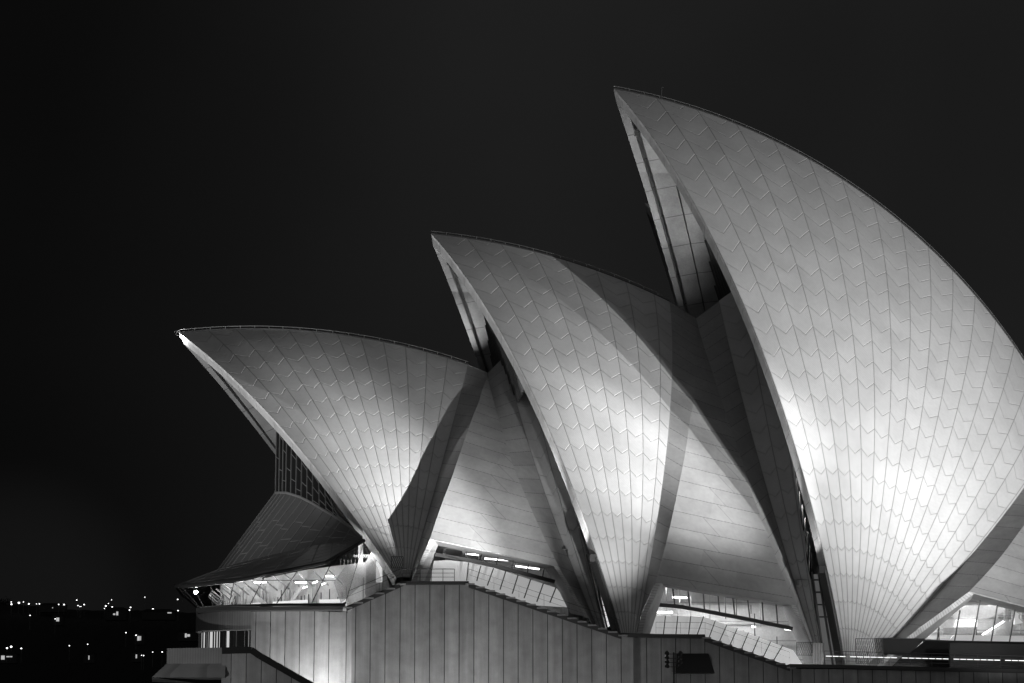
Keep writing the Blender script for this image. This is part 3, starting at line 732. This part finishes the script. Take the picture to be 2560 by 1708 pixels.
area('room_lamp', (16, -13.5, 20.8), 9, 3, 1500, (16, -15, 13))
area('room_lamp', (38, -12, 21.2), 12, 3, 1600, (38, -13, 14))

area('handrail_glow', (33, WP+.6, 14.1), 26, .15, 300, (33, -22, 14.6))
# ---- northern foyer: bronze glass fan flowing out of the lowest shell
f1 = fans[0]
def tnear(px, py): return hit((px, py), f1.C, RS-.2)
nA = [bp(689, 1232, 0), bp(716, 1232, -4.5), bp(749, 1242, -8), bp(781, 1258, -11), bp(814, 1278, -13.5), bp(846, 1297, -15.5), bp(878, 1320, -17), bp(904, 1344, -18.0)]
nC = [bp(546, 1424, 0), bp(575, 1414, -4.5), bp(620, 1402, -8), bp(665, 1391, -11), bp(725, 1377, -13.5), bp(790, 1363, -15.5), bp(850, 1354, -17), bp(904, 1345, -18.05)]
nB = [bp(439, 1464, 0), bp(441, 1466, -5), bp(470, 1466, -9), bp(520, 1460, -12.5), bp(587, 1453, -15.5), bp(700, 1430, -18.5), bp(814, 1407, -20.6), bp(911, 1351, -18.6)]
nD = [bp(499, 1521, 0), bp(499, 1521, -5), bp(506, 1519, -9), bp(535, 1516, -13), bp(600, 1513, -17), bp(700, 1511, -20.5), bp(856, 1510, -22.4), bp(864, 1507, -22)]
def fullring(L_): return [mir(p) for p in L_[::-1]][:-1]+L_
def skin(mb, a, b, m, rows=4, n=None):
    a, b = fullring(a), fullring(b)
    mb.grid([[p+(q-p)*k/rows for p, q in zip(a, b)] for k in range(rows+1)], m)
def fanbars(mb, a, b, n, w, d, m, steps=True, cross=3, stag=0, nrm=(0, -.4, 1)):
    for k in range(-n, n+1):
        t = abs(k)/n; p = poly_at(a, t); q = poly_at(b, t)
        if k < 0: p, q = mir(p), mir(q)
        mb.bar(p, q, w, d, m, nrm)
        if k < n and steps:
            t2 = abs(k+1)/n; p2 = poly_at(a, t2); q2 = poly_at(b, t2)
            if k+1 < 0 or (k < 0 and k+1 == 0): p2, q2 = mir(p2), mir(q2)
            for c in range(1, cross+1):
                s_ = (c/(cross+1)+((k*stag) % 1)*.2) % 1; mb.bar(p+(q-p)*s_, p2+(q2-p2)*s_, w*.7, d*.6, m, nrm)
vt = []
for p in nA:   # vertical upper glass rises to the inside of the shell
    u = p[0]; w_ = p[1]; Ri = RS-1.5; s_ = Ri**2-(u-f1.C[0])**2-(w_-f1.C[1])**2; vt.append(A([u, w_, max(f1.C[2]+math.sqrt(max(s_, 1)), p[2]+.05)]))
mb = MB(); skin(mb, vt, nA, M['dglass'], 2); g = mb.build('glass_wall', hall, label='tall dark glass wall under the lowest shell')
fb = MB(); fanbars(fb, vt, nA, 14, .07, .12, M['bronze'], True, 3, .37, (-1, -.3, 0)); fb.build('mullion_frame', g)
mb = MB(); skin(mb, nA, nC, M['fglass'], 2); g = mb.build('glass_roof', hall, label='steep fan of bronze-framed glass panels')
fb = MB(); fanbars(fb, nA, nC, 13, .10, .12, M['bronze'], True, 2, .31, (-.5, -.5, .7))
fb.tube(fullring(nA), .12, M['bronze'], 6); fb.build('glazing_bars', g)
mb = MB(); skin(mb, nC, nB, M['fglass'], 2); g = mb.build('glass_roof', hall, label='low glass canopy roof ending in a pointed prow')
fb = MB(); fanbars(fb, nC, nB, 16, .06, .06, M['bronze'], True, 5, 0, (0, 0, 1)); fb.build('glazing_bars', g)
eb = MB(); R_ = fullring(nB)
eb.tube(R_, .17, M['dark'], 6); eb.build('eaves_beam', g)
mb = MB(); skin(mb, [p+A([.0, 0, -.1]) for p in nB], nD, M['glass'], 2); g = mb.build('glass_wall', hall, label='outward-leaning foyer glass, brightly lit inside')
fb = MB(); fanbars(fb, nB, nD, 9, .035, .08, M['steel'], False); fb.tube(fullring(nD), .08, M['slab'], 6)
fb.bar(bp(642, 1451, -17.2), bp(838, 1451, -21), .06, .06, M['steel']); fb.build('mullion_frame', g)
# foyer inside: floor, core wall, tubes
fo = MB(); fl_ = [p+A([0, 0, -.05]) for p in fullring(nD)]; fo.face(fl_, M['pave']); 
fo.box((-13.8, 0, 21.5), (.2, 17, 3.6), M['wallin'])
inr = [A([p[0]*.80+q[0]*.2+2.2, p[1]*.80, 0]) for p, q in zip(nD, nB)]
fo.grid([[A([p[0], p[1], 18.0]) for p in fullring(inr)], [A([p[0], p[1], b_[2]*.78+c_[2]*.22-.15]) for p, b_, c_ in zip(fullring(inr), fullring(nB), fullring(nC))]], M['wallin'])

rng_ = random.Random(3)
for k_ in range(60):
    t_ = .12+.86*k_/60; p_ = poly_at(inr, t_); q_ = poly_at(nD, t_); c_ = p_*.9+q_*A([.1, .1, 0])
    if rng_.random() < .75: fo.box((c_[0], c_[1], 18.0+rng_.uniform(.7, 1.9)), (.04, .04, rng_.uniform(.6, 1.5)), M['conc' if rng_.random() < .6 else 'slab'])
for k_ in range(16):
    t_ = .14+.8*k_/16; p_ = poly_at(inr, t_); q_ = poly_at(nD, min(t_+.02, 1)); z1_ = 20.6+1.2*t_
    fo.bar((p_[0]*.95+q_[0]*.05, p_[1]*.95+q_[1]*.05, z1_-.9), (p_[0]*.4+q_[0]*.6, p_[1]*.4+q_[1]*.6, z1_), .05, .12, M['conc'])
for a_, b_, z0_, z1_ in ((.30, .42, 18.6, 20.6), (.50, .62, 20.8, 19.0), (.70, .78, 19.0, 21.2)):
    p_ = poly_at(inr, a_)*.85+poly_at(nD, a_)*A([.15, .15, 0]); q_ = poly_at(inr, b_)*.85+poly_at(nD, b_)*A([.15, .15, 0]); fo.bar((p_[0], p_[1], z0_), (q_[0], q_[1], z1_), .08, .35, M['ceil'])
for a_, b_ in ((.2, .34), (.45, .6), (.66, .8), (.84, .93)):   # counters and screens inside
    p_, q_ = [poly_at(inr, x_)*.7+poly_at(nD, x_)*A([.3, .3, 0]) for x_ in (a_, b_)]; fo.bar((p_[0], p_[1], 18.9), (q_[0], q_[1], 18.9), .12, 1.1, M['blind'])
fo.build('foyer_room', hall)
def z1(a, b): return (360+a*.324, 1200+b*.324)
tubes([((850, 792), (945, 790)), ((1165, 792), (1255, 792)), ((1225, 835), (1262, 822)), ((1300, 798), (1340, 782)), ((1370, 808), (1405, 794)), ((1395, 742), (1480, 744))], -17.6, z1, .045)
for t_ in (.10, .22, .34, .45, .55, .64, .73, .82, .90):
    p_ = poly_at(inr, t_)*.4+poly_at(nD, t_)*A([.6, .6, 0]); pointlamp('foyer_lamp', (p_[0], p_[1], 20.6), (15 if t_ < .35 else 36)+80*t_, .2)
lb = MB(); lb.sphere(bp(490, 1481, -9), .16, M['bulb'], 8); lb.build('wall_lamp', hall, label='bare bright lamp behind the prow glass')
pointlamp('wall_lamp_light', bp(490, 1481, -9)+A([0, -.3, 0]), 60)
# room between foyer and stair
rm = MB(); rm.prism([bp(834, 1455, -19.5), bp(905, 1360, -18.4), bp(945, 1420, -18.6), bp(955, 1453, -19), bp(900, 1466, -19.4), bp(862, 1500, -20), bp(852, 1508, -20)], (0, .2, 0), M['glass'])
rm.build('window', hall, label='glass beside the foot of the lowest shell')
rm = MB(); rm.prism([bp(840, 1510, -16.5), bp(880, 1430, -16.5), bp(955, 1400, -16.5), bp(975, 1470, -16.5)], (0, .2, 0), M['wallin'])
for x in range(848, 965, 9): rm.bar(bp(x, 1500, -16.7), bp(x+4, 1400, -16.7), .05, .05, M['conc'])
rm.prism([bp(*z1(1705, 640), -17.2), bp(*z1(1835, 620), -17.2), bp(*z1(1840, 790), -17.2), bp(*z1(1705, 790), -17.2)], (0, .1, 0), M['blind'])
rm.build('foyer_room', hall)
area('room_lamp', bp(905, 1385, -18.2), 1.5, 1, 90, bp(905, 1480, -17))

# drum and lower block at the north end
dr = MB()
def curved(mb, p0, p1, p2, zb_, m, n=12, zt=None):
    """vertical wall on a quadratic plan curve through three px points (px, py, across)"""
    P = [bp(*p) for p in (p0, p1, p2)]; q = [(1-t)**2*P[0]+2*t*(1-t)*P[1]+t*t*P[2] for t in np.linspace(0, 1, n)]; acc = 0
    for a, b in zip(q, q[1:]):
        L_ = np.linalg.norm((b-a)[:2]); mb.face([(a[0], a[1], zb_), (b[0], b[1], zb_), b, a], m, [(acc, zb_), (acc+L_, zb_), (acc+L_, b[2]), (acc, a[2])]); acc += L_
    return q
M['ribbed'] = mat('ribbed_concrete', .3, .7); g_ = NG(M['ribbed']); u_, v_ = g_.uv(); fu_ = g_.m('FRACT', g_.m('MULTIPLY', u_, 5)); g_.col(g_.m('MULTIPLY', g_.mr(fu_, .1, .3, .16, .22), g_.mr(g_.noise(.7, 5), .3, .7, .85, 1.1)))
zt = bp(490, 1527, -10)[2]; zd = bp(490, 1577, -24)[2]
q = curved(dr, (490, 1527, -22), (491, 1527, -25.2), (628, 1526, -25.4), zd, M['ribbed'])
dr.face([tuple(p) for p in q]+[(q[-1][0], 5, q[-1][2])], M['pave']); dr.face([(p[0], p[1], zd) for p in q]+[(q[-1][0], 5, zd)], M['conc'])
dr.build('drum_wall', hall, label='rounded grey parapet drum below the foyer')
wr = MB(); q = curved(wr, (500, 1577, -20), (502, 1577, -23.6), (628, 1577, -24.2), zd-3, M['warm'], 24); wr.build('lit_window_band', hall, label='lit curtained window band under the drum')
wf = MB()
for k, p in enumerate(q):
    if k % 2 == 0 or k in (9, 13, 15): wf.box((p[0]-.05, p[1]-.12, zd-1.2), (.06, .06, 1.3), M['slab'])
for k in (15, 16, 18, 19, 20, 21, 22, 23): p = q[k]; wf.box((p[0], p[1]-.2, zd-1.2), (.16, .06, 1.3), M['dglass'])
for k in (16, 19, 22): p = q[k]; wf.box((p[0]+.12, p[1]-.3, zd-1.2), (.03, .03, 1.3), M['rail'])
wf.build('mullion_frame', hall)
lo = MB(); zt2 = bp(417, 1621, -20)[2]; zm = bp(417, 1660, -29)[2]; zf = bp(384, 1694, -30)[2]
a0 = bp(417, 1621, 0); 
q = [bp(417, 1621, -22), bp(417.5, 1621, -29.5), bp(565, 1619, -29.9)]
for a, b in zip(q, q[1:]): L_ = np.linalg.norm((b-a)[:2]); lo.face([(a[0], a[1], zm), (b[0], b[1], zm), b, a], M['ribbed'], [(0, zm), (L_, zm), (L_, b[2]), (0, a[2])]); lo.face([tuple(p) for p in q]+[(q[-1][0], 8, q[-1][2])], M['pave'])
# flared skirt
for a, b in zip(q, q[1:]):
    ax_ = A([a[0]-1.05, a[1]-.8, zf]); bx_ = A([b[0]-1.05 if b is not q[-1] else b[0], b[1]-.8, zf]); lo.face([ax_, bx_, (b[0], b[1], zm), (a[0], a[1], zm)], M['ribbed'], [(a[1], 0), (b[1], 0), (b[1], 1), (a[1], 1)])
    lo.face([ax_, bx_, (b[0], b[1]+3, zf), (a[0]+3, a[1]+3, zf)], M['conc'])
lo.build('terrace_block', hall, label='dark flared terrace block at the lower left')
lc = MB(); lc.box((-22, -5, 5), (6, 19, 6), M['slab']); lc.build('terrace_core', hall)
# sloping stair wall in front of the lit podium
sw = MB(); P = [bp(*p, -30) for p in [(555, 1619), (628, 1617), (650, 1632), (720, 1672), (800, 1718), (900, 1775)]]
for a, b in zip(P, P[1:]):
    sw.face([(a[0], -30, -1), (b[0], -30, -1), b, a], M['pre'], [(a[0]+.55, -1), (b[0]+.55, -1), (b[0]+.55, b[2]), (a[0]+.55, a[2])])
    sw.face([a, b, b+A([0, .5, 0]), a+A([0, .5, 0])], M['pre'])
    sw.bar(a+A([0, -.06, -.25]), b+A([0, -.06, -.25]), .1, .5, M['pre'], (0, 0, 1))
sw.face([(P[0][0], -30, -1), (P[0][0], -26, -1), (P[0][0], -26, P[0][2]), (P[0][0], -30, P[0][2])], M['pre'])
sw.build('stair_wall', hall, label='dark sloping stair wall in front of the bright podium end')

# hood over an opening in the podium wall
hd = MB(); w0 = WP+.68; a, b = bp(1692, 1634, w0), bp(1771, 1634, w0); c_, d_ = bp(1690, 1683, w0-1.3), bp(1787, 1683, w0-1.3)
hd.face([a, b, d_, c_], M['dark']); hd.face([a, c_, (a[0], w0, c_[2])], M['dark']); hd.face([b, (b[0], w0, d_[2]), d_], M['dark']); hd.face([c_, d_, (d_[0], w0, d_[2]), (c_[0], w0, c_[2])], M['dark'])
hd.build('window_hood', hall, label='black sloping hood on the podium wall')

# lattice gates, corrugated screen and posts by the foot of the tallest shell
def lattice(px0, px1, py0, py1, w, n, label):
    a, b, c_ = bp(px0, py1, w), bp(px1, py1, w), bp(px0, py0, w); h = c_[2]-a[2]; L_ = b[0]-a[0]; mb = MB()
    for k in range(-2, n):
        x0, x1 = k/n*L_, (k+2.2)/n*L_
        for q0, q1 in (((x0, 0), (x1, h)), ((x1, 0), (x0, h))):
            (xa, za), (xb, zb_2) = q0, q1; t0 = max(0, (0-min(xa, xb))/abs(xb-xa)); t1 = min(1, (L_-min(xa, xb))/abs(xb-xa))
            if t1 <= t0: continue
            if xb < xa: t0, t1 = 1-t1, 1-t0
            mb.bar(a+A([xa+(xb-xa)*t0, 0, za+(zb_2-za)*t0]), a+A([xa+(xb-xa)*t1, .03, za+(zb_2-za)*t1]), .025, .025, M['steel'])
    for p, q in (((0, 0), (L_, 0)), ((0, h), (L_, h)), ((0, 0), (0, h)), ((L_, 0), (L_, h))): mb.bar(a+A([p[0], 0, p[1]]), a+A([q[0], 0, q[1]]), .05, .05, M['steel'])
    return mb.build('lattice_gate', hall, label=label)
lattice(2140, 2208, 1597, 1658, -22.5, 13, 'lattice gate across the foot of the tallest shell')
lattice(1992, 2032, 1606, 1638, -24, 7, 'small lattice gate beside the lower concourse stair')
lattice(978, 1008, 1392, 1420, -22.5, 6, 'small lattice gate at the foot of the lowest shell')
cs = MB()
for k in range(14): p = bp(2033+k*2, 1608, -25); q = bp(2033+k*2, 1668, -25); cs.bar(p, q, .055, .10 if k % 2 else .04, M['steel'] if k % 2 else M['conc'], (0, 1, 0))
cs.build('corrugated_screen', hall)
bx = MB(); p0, p1, p2, p3 = [bp(*ze(*p), -19.6) for p in [(612, 1020), (1135, 1020), (1080, 1085), (640, 1215)]]
bx.prism([p0, p1, p2, bp(*ze(920, 1230), -19.6), p3], (0, .3, 0), M['black']); bx.build('dark_screen', hall)  # solid panel, black in its own colour
for a_, b_ in (((2030, 1430), (2062, 1668)), ((2046, 1430), (2083, 1668)), ((2060, 1415), (2100, 1640)), ((1492, 1390), (1530, 1560)), ((1500, 1385), (1545, 1562))):
    pm = MB(); w_ = -19.5 if a_[0] > 1800 else -22.5; pm.bar(bp(*a_, w_+1), bp(*b_, w_), .16, .2, M['steel'], (0, 1, 0)); pm.build('slot_post', hall)
sg_ = MB(); sg_.prism([bp(2032, 1436, -17.5), bp(2050, 1436, -17.5), bp(2092, 1662, -18.5), bp(2062, 1662, -18.5)], (0, .1, 0), M['lit_slot'])
for k in range(7): py_ = 1450+k*31; x_ = 2034+(py_-1436)*.14; sg_.bar(bp(x_-3, py_, -17.8), bp(x_+26, py_, -17.8), .12, .5 if k % 2 else .12, M['dark'], (0, 1, 0))
sg_.build('lit_slot', hall, label='dim glazed slot at the foot of the tallest shell')
sg_ = MB(); sg_.prism([bp(1500, 1480, -21.5), bp(1508, 1478, -21.5), bp(1532, 1562, -22), bp(1520, 1568, -22)], (0, .1, 0), M['lit_slot2'])
for k in range(6): py_ = 1486+k*14; x_ = 1500+(py_-1480)*.26; sg_.bar(bp(x_-2, py_, -21.8), bp(x_+14, py_, -21.8), .06, .06, M['dark'], (0, 1, 0))
sg_.build('lit_slot', hall, label='bright glazed slot at the foot of the middle shell')
# ceiling fixtures at the mouths and small notices
for i_, (px_, py_) in enumerate(((1589, 316), (1590, 334), (1122, 655), (495, 883))):
    fx = MB(); w_ = 1.5; c0 = bp(px_, py_, w_); fx.box(c0, (.16, .12, .26), M['rail'] if i_ % 2 else M['dark']); fx.bar(c0, c0+A([.5, 0, .3]), .06, .06, M['steel']); fx.build('mouth_fitting', hall)

# lamp and rig at the tip of the lowest shell
T1 = SPH[0][0]
tl = MB(); tl.tube([T1+A([.1, 0, .06]), T1+A([-.22, -.05, .02]), T1+A([-.26, -.1, -.2]), T1+A([.02, -.1, -.3])], .018, M['steel'], 5)
tl.bar(T1+A([-.4, -.1, .10]), T1+A([.1, -.1, .16]), .03, .03, M['rail']); tl.sphere(T1+A([.25, -.35, -.42]), .10, M['bulb'], 8); tl.build('tip_lamp', hall, label='bare bright lamp at the tip of the lowest shell')
pointlamp('tip_lamp_light', T1+A([-.1, -.75, -.75]), 150, .1)
# small antenna on the tall shell ridge
an = MB(); p = bp(1654, 245, 0); an.tube([p, p+A([0, 0, .9]), p+A([.12, 0, 1.05])], .05, M['steel'], 5); an.build('antenna', hall)

# uplights inside the mouths and at the wall base (lamps set out of sight, without modelled fittings)
spot('mouth_uplight', (-2.0, -.5, 44.6), (-5.2, 5, 51), 160, 70, 1, .1)
spot('mouth_uplight', (18.8, -.5, 50.5), (13.5, 8, 58), 700, 80, 1, .1)
spot('strip_uplight', (-8.3, 6.5, 40.6), (-4.8, 7.2, 46.5), 3200, 48, 1, .06)
spot('strip_uplight', (9.5, 7, 47.0), (13.3, 10, 53), 1000, 70, 1, .06)
spot('strip_uplight', (1.5, 6, 51.0), (12.6, 6.0, 60), 8000, 64, 1, .06)
for k, pw, ft in ((0, 16000, .055), (1, 34000, .138), (2, 17000, .138)):
    f = fans[k]; foot = f.pt(.004, ft, RS-.4); aim = f.pt(.0, ft+.26, RS-.5)
    spot('edge_uplight', foot+A([-1.6, .25, -.6]), aim+A([-.2, 0, 0]), pw, 26, 1, .06)
    spot('edge_uplight', foot+A([-1.6, -.1, -.9]), f.pt(0, ft+.07, RS-.5), pw*.055, 75, 1, .06)
    if k:   # dark steel casing over the foot of the edge beam
        pm = MB(); L_ = [f.pt(.002, t, RS-.55)+A([-.14, -.05, 0]) for t in np.linspace(.012, ft-.012, 8)]
        for a_, b_ in zip(L_, L_[1:]): pm.bar(a_, b_, .16, 1.1, M['steel'], f.pt(0, .1)-f.C)
        e_ = L_[-1]; pm.box(e_+A([-.05, 0, .1]), (.28, .5, .3), M['dark']); pm.build('beam_casing', shells[k])
spot('wall_uplight', (-16.9, -29.0, 10.2), (-17.6, -25, 14.5), 2600, 140, 1, .15)
spot('wall_uplight', (-9, -35, 4.5), (-9, -28, 14), 4000, 100, 1, .15)
spot('wall_uplight', (0, -36, 3.5), (0, -28, 14), 2600, 100, 1, .15)
spot('wall_uplight', (14, -40, 2.5), (14, -28, 13), 1000, 110, 1, .15)
spot('wall_uplight', (30, -40, 2.5), (30, -28, 12), 120, 110, 1, .15)
spot('wall_uplight', (-31, -45, 8), (-24, -24, 17), 2600, 80, 1, .15)

# ------------------------------------------------------------------ the second hall behind, unlit
h2 = empty('theatre_building', world((20, 70, 0)), ROOT_ROT)
tag(h2, 'unlit shell of the second hall, a dark sliver behind the mouth of the tallest shell', 'building')
mb = MB(); f3 = fans[2]; T2 = bp(1611, 508, 70); sh = T2-f3.T
half = lambda far: shell_half(mb, f3, 0, 10, -1, far=far, nth=30)
half(False); half(True)
for i, v in enumerate(mb.v):
    p = (A(v)-f3.T)*.86+T2; p[0] -= 20; p[1] -= 70; mb.v[i] = tuple(p)
so = mb.build('roof_shell', h2); 

# ------------------------------------------------------------------ floodlight mast
def mast():
    base = bp(1685, 1700, -42); zt_ = bp(1685, 1631, -42)[2]; r = empty('light_mast', world((base[0], -42, 0)), ROOT_ROT)
    tag(r, 'dark steel mast with eight floodlights standing in front of the podium wall', 'light mast')
    mb = MB(); mb.tube([(0, 0, 0), (0, 0, zt_)], [.11, .055], M['steel'], 10); mb.box((0, 0, .1), (.3, .3, .1), M['steel']); mb.build('pole', r)
    for k, py in enumerate((1635.5, 1646.2, 1657, 1667.6)):
        z = bp(1685, py, -42)[2]; mb = MB(); mb.bar((-.42, -.05, z), (.42, -.05, z), .05, .05, M['steel']); mb.build('crossarm', r)
        for sx in (-1, 1):
            mb = MB(); d = A([sx*.55, .62, .56]); d /= np.linalg.norm(d); c = A([sx*.46, 0, z+.04])
            mb.tube([c-d*.14, c-d*.05, c+d*.13], [.05, .13, .17], M['steel'], 10)
            mb.tube([(sx*.40, -.05, z), c], .02, M['steel'], 5)
            fl = mb.build('floodlight', r)
            ln = MB(); ln.tube([c+d*.131, c+d*.145], [.15, .15], M['lens'], 10); ln.build('lens', fl)
    mb = MB(); z = bp(1685, 1678, -42)[2]; mb.bar((-.17, -.04, z), (.17, -.04, z), .04, .04, M['steel']); mb.build('step_bar', r)
M['lens'] = mat('lit_lens', .8, .3, emit=4)
mast()

# ------------------------------------------------------------------ ground, water, far shore
def tagged(mb, name, **k): o = mb.build(name); tag(o, **k); return o
g = MB(); g.box((0, -20, .2), (90, 60, .8), M['pave']); o = g.build('broadwalk'); o.rotation_euler = (0, 0, ROOT_ROT); tag(o, 'paved harbour-side broadwalk', kind='structure')
w = MB(); w.face([(-6000, -1500, -.4), (6000, -1500, -.4), (6000, 9000, -.4), (-6000, 9000, -.4)], M['water']); tagged(w, 'water', label='dark harbour water', kind='structure')
qm = MB(); qm.box((0, -D0-12, .6), (60, 14, .9), M['pave']); tagged(qm, 'quay', label='paved quay', kind='structure')
HD = 1080.0
def wp(px, py, Y):
    """photograph mark -> world point at depth Y beyond the hall"""
    a = (px-1280)/F; b = -(py-854)/F; dY = cos(PITCH)-b*sin(PITCH); t = (Y+D0)/dY
    return A([t*a, Y, 3+t*(sin(PITCH)+b*cos(PITCH))])
hl = MB(); prof = [(-700, 1500), (-300, 1497), (-60, 1505), (0, 1508), (40, 1512), (90, 1516), (130, 1520), (165, 1523), (230, 1526), (330, 1526), (400, 1529), (470, 1533), (560, 1531), (700, 1534), (900, 1540), (1300, 1545), (1900, 1530), (2600, 1540), (3300, 1550)]
P = []
for a, b in zip(prof, prof[1:]):
    n = max(2, int((b[0]-a[0])/14))
    for k in range(n): t = k/n; P.append((a[0]+(b[0]-a[0])*t, a[1]+(b[1]-a[1])*t+random.uniform(-1.6, 1.6)))
rows = []
for s_ in (0, .25, .5, .75, 1, 1.3):
    r = []
    for x, y in P:
        Y = HD-380*(1-s_) if s_ <= 1 else HD+300; top = wp(x, y, HD)
        z = top[2]*min(s_, 1)**.8 if s_ <= 1 else top[2]*.9; r.append((top[0], Y, z-.5 if s_ == 0 else z+random.uniform(-1, 1)*(0 < s_ < 1)))
    rows.append(r)
hl.grid(rows, M['hill']); tagged(hl, 'hill', label='black wooded hill across the harbour', kind='structure')

# street lamps and lit windows on the far shore (photograph marks: px, py, size)
FL = [(132, 494, 1.2), (135, 521, 2.6), (222, 504, 3.4), (276, 494, 1.2), (339, 517, 2.2), (429, 517, .9), (463, 517, 1.6), (689, 523, 1.6), (752, 525, 2.2), (902, 472, 1.5), (916, 536, 1.2), (938, 548, .7), (951, 548, .8), (989, 525, 1.9),
      (1243, 542, 2.4), (1274, 512, 1), (1311, 470, .9), (1318, 553, 1.8), (1227, 571, .8), (1276, 571, .7), (1534, 558, 1.9), (1521, 590, 1.9), (1702, 438, 1), (1797, 577, 2.3), (1841, 586, 1.4), (1936, 590, 2.2), (2088, 464, 1.8), (2142, 399, 1.4), (2093, 596, 1.8),
      (353, 652, .9), (648, 693, .8), (1480, 855, 1.1), (1599, 885, 1.2), (82, 1037, 2.0), (131, 1020, 2.5), (250, 1040, 1.5), (815, 1008, 1.0), (1030, 991, .8), (1687, 1124, 1.0), (1663, 1121, .6), (1794, 1083, .7), (1905, 1082, 1.2), (1795, 1120, .0)]
M['far_lamp'] = mat('distant_lamp', .8, .5, emit=3); M['far_soft'] = mat('lit_ground', .25, .9)
def hillz(px, py): return wp(px, py, HD-30 if py < 1530 else HD-330)
proto = None
def far_lamp(px, py, s_, side):
    p = hillz(px, py); r = empty('street_lamp', p); h = 5.5
    pm = MB(); pm.tube([(0, .2, -h), (0, .2, .1), (0, 0, .3)], [.10, .07, .06], M['steel'], 6); pm.build('pole', r)
    lm = MB(); lm.sphere((0, 0, 0), .10+.125*s_, M['far_lamp'], 8, (1, 1, .8)); lm.build('lamp_head', r)
    return r
def where(px, py):
    if py < 1505: h = 'high on the far hill'
    elif py < 1530: h = 'along the far hilltop'
    elif py < 1600: h = 'part way down the far hill'
    else: h = 'low on the far shore'
    return h
used = {}
FLs = sorted([(x*.21277, 1400+y*.21277, s_) for x, y, s_ in FL if s_ > 0])
cnt = {}
for px, py, s_ in FLs: cnt[where(px, py)] = cnt.get(where(px, py), 0)+1
idx = {}
ORD = ['leftmost', 'second', 'third', 'fourth', 'fifth', 'sixth', 'seventh', 'eighth', 'ninth', 'tenth', 'eleventh', 'twelfth', 'thirteenth', 'fourteenth', 'fifteenth', 'sixteenth', 'seventeenth', 'eighteenth', 'nineteenth', 'twentieth', 'twenty-first', 'twenty-second', 'twenty-third', 'twenty-fourth', 'twenty-fifth', 'twenty-sixth', 'twenty-seventh', 'twenty-eighth', 'twenty-ninth', 'thirtieth']
for px, py, s_ in FLs:
    w_ = where(px, py); k = idx.get(w_, 0); idx[w_] = k+1; r = far_lamp(px, py, s_, w_)
    size = 'large bright' if s_ > 2 else 'medium' if s_ > 1.3 else 'tiny'
    o_ = 'leftmost' if k == 0 else ORD[k]+' from the left' if k < cnt[w_]-1 else 'rightmost'
    tag(r, f'{size} street lamp, {o_} of those {w_}', 'street lamp', 'street lamps on the far shore')
# lit houses
def far_house(px, py, wd, hh, lit, label):
    p = hillz(px, py); r = empty('house', p); mb = MB()
    mb.box((0, 3, -.4), (wd*1.25, 2.8, hh*1.1+.5), M['far']); mb.build('wall', r)
    rf = MB(); a = hh*1.1+.1; rf.prism([(-wd*1.35, .0, a), (wd*1.35, .0, a), (wd*.9, 0, a+.8), (-wd*.9, 0, a+.8)], (0, 6, 0), M['hill']); rf.build('roof', r)
    for x0, x1, z0, z1 in lit:
        wm = MB(); wm.box(((x0+x1)/2, .1, (z0+z1)/2), ((x1-x0)/2, .12, (z1-z0)/2), M['lit']); wm.build('window', r)
    tag(r, label, 'house', 'houses on the far shore')
M['lit'] = mat('lit_room_window', .7, .5, emit=.45)
q4 = lambda x, y: (x*.21277, 1400+y*.21277)
far_house(*q4(676, 700), 1.6, 1.2, [(-.5, .6, -.7, .7)], 'small house with one square lit window on the mid hillside')
far_house(*q4(1632, 920), 1.6, 1.4, [(-.6, .3, -.9, .8), (.5, .8, -.8, .8)], 'house with a tall bright window low on the right hillside')
far_house(*q4(2200, 886), 3, 1.2, [(-.9, -.2, -.8, .7), (.0, 1.0, -.5, .4)], 'house with a bright window beside the drum of the concert hall')
far_house(*q4(38, 1146), 4, 1.2, [(-.8, .5, -.8, .7), (1.2, 2.4, .1, .5), (2.6, 3.4, .1, .5)], 'waterside building at far left with a row of lit windows')
far_house(*q4(1603, 1130), 1.6, 1.2, [(-.3, .2, -.8, .6)], 'house with one narrow dim window near the water')
far_house(*q4(1045, 1146), 1.6, 1.2, [(-.2, .15, -.8, .7)], 'lonely house with a slit of light near the water')
far_house(*q4(1360, 632), 3.2, 1.4, [(-1, -.2, -.5, .1), (.2, .9, -.6, .8)], 'pale lit house among the hilltop lamps')
far_house(*q4(1290, 596), 2.0, 1.2, [(-.4, .4, -.4, .4)], 'small lit house just left of the pale hilltop house')
far_house(*q4(620, 560), 5, 1.2, [(-.3, .1, -.3, .1)], 'long low dim building on the left hilltop')
far_house(*q4(1860, 640), 5, 1.0, [(3.5, 5.0, .4, .8)], 'low roof catching lamp light on the right hilltop')
# trees on the skyline
def far_tree(px, py, h, label):
    p = wp(px, py, HD); r = empty('tree', (p[0], p[1], p[2]-h)); tr = MB(); tr.tube([(0, 0, -1), (0, 0, h*.7)], [.25, .12], M['hill'], 6); tr.build('trunk', r)
    cr = MB()
    for k in range(160):
        a = random.uniform(0, 2*pi); rr_ = random.random()**.5*h*.42; z = h*.75+random.gauss(0, .13)*h; c = A([rr_*cos(a), rr_*sin(a), z]); d = A([random.gauss(0, 1) for _ in range(3)]); d /= np.linalg.norm(d); e = np.cross(d, A([.3, .5, .8])); e /= np.linalg.norm(e); s_ = h*.05
        cr.face([c-d*s_, c+e*s_*.6, c+d*s_, c-e*s_*.6], M['hill'])
    cr.build('crown', r); tag(r, label, 'tree', 'trees on the far skyline')
far_tree(4, 1497, 9, 'round-topped tree at the left edge on the skyline'); far_tree(13, 1497, 8, 'tree just right of the one at the left edge, on the skyline')
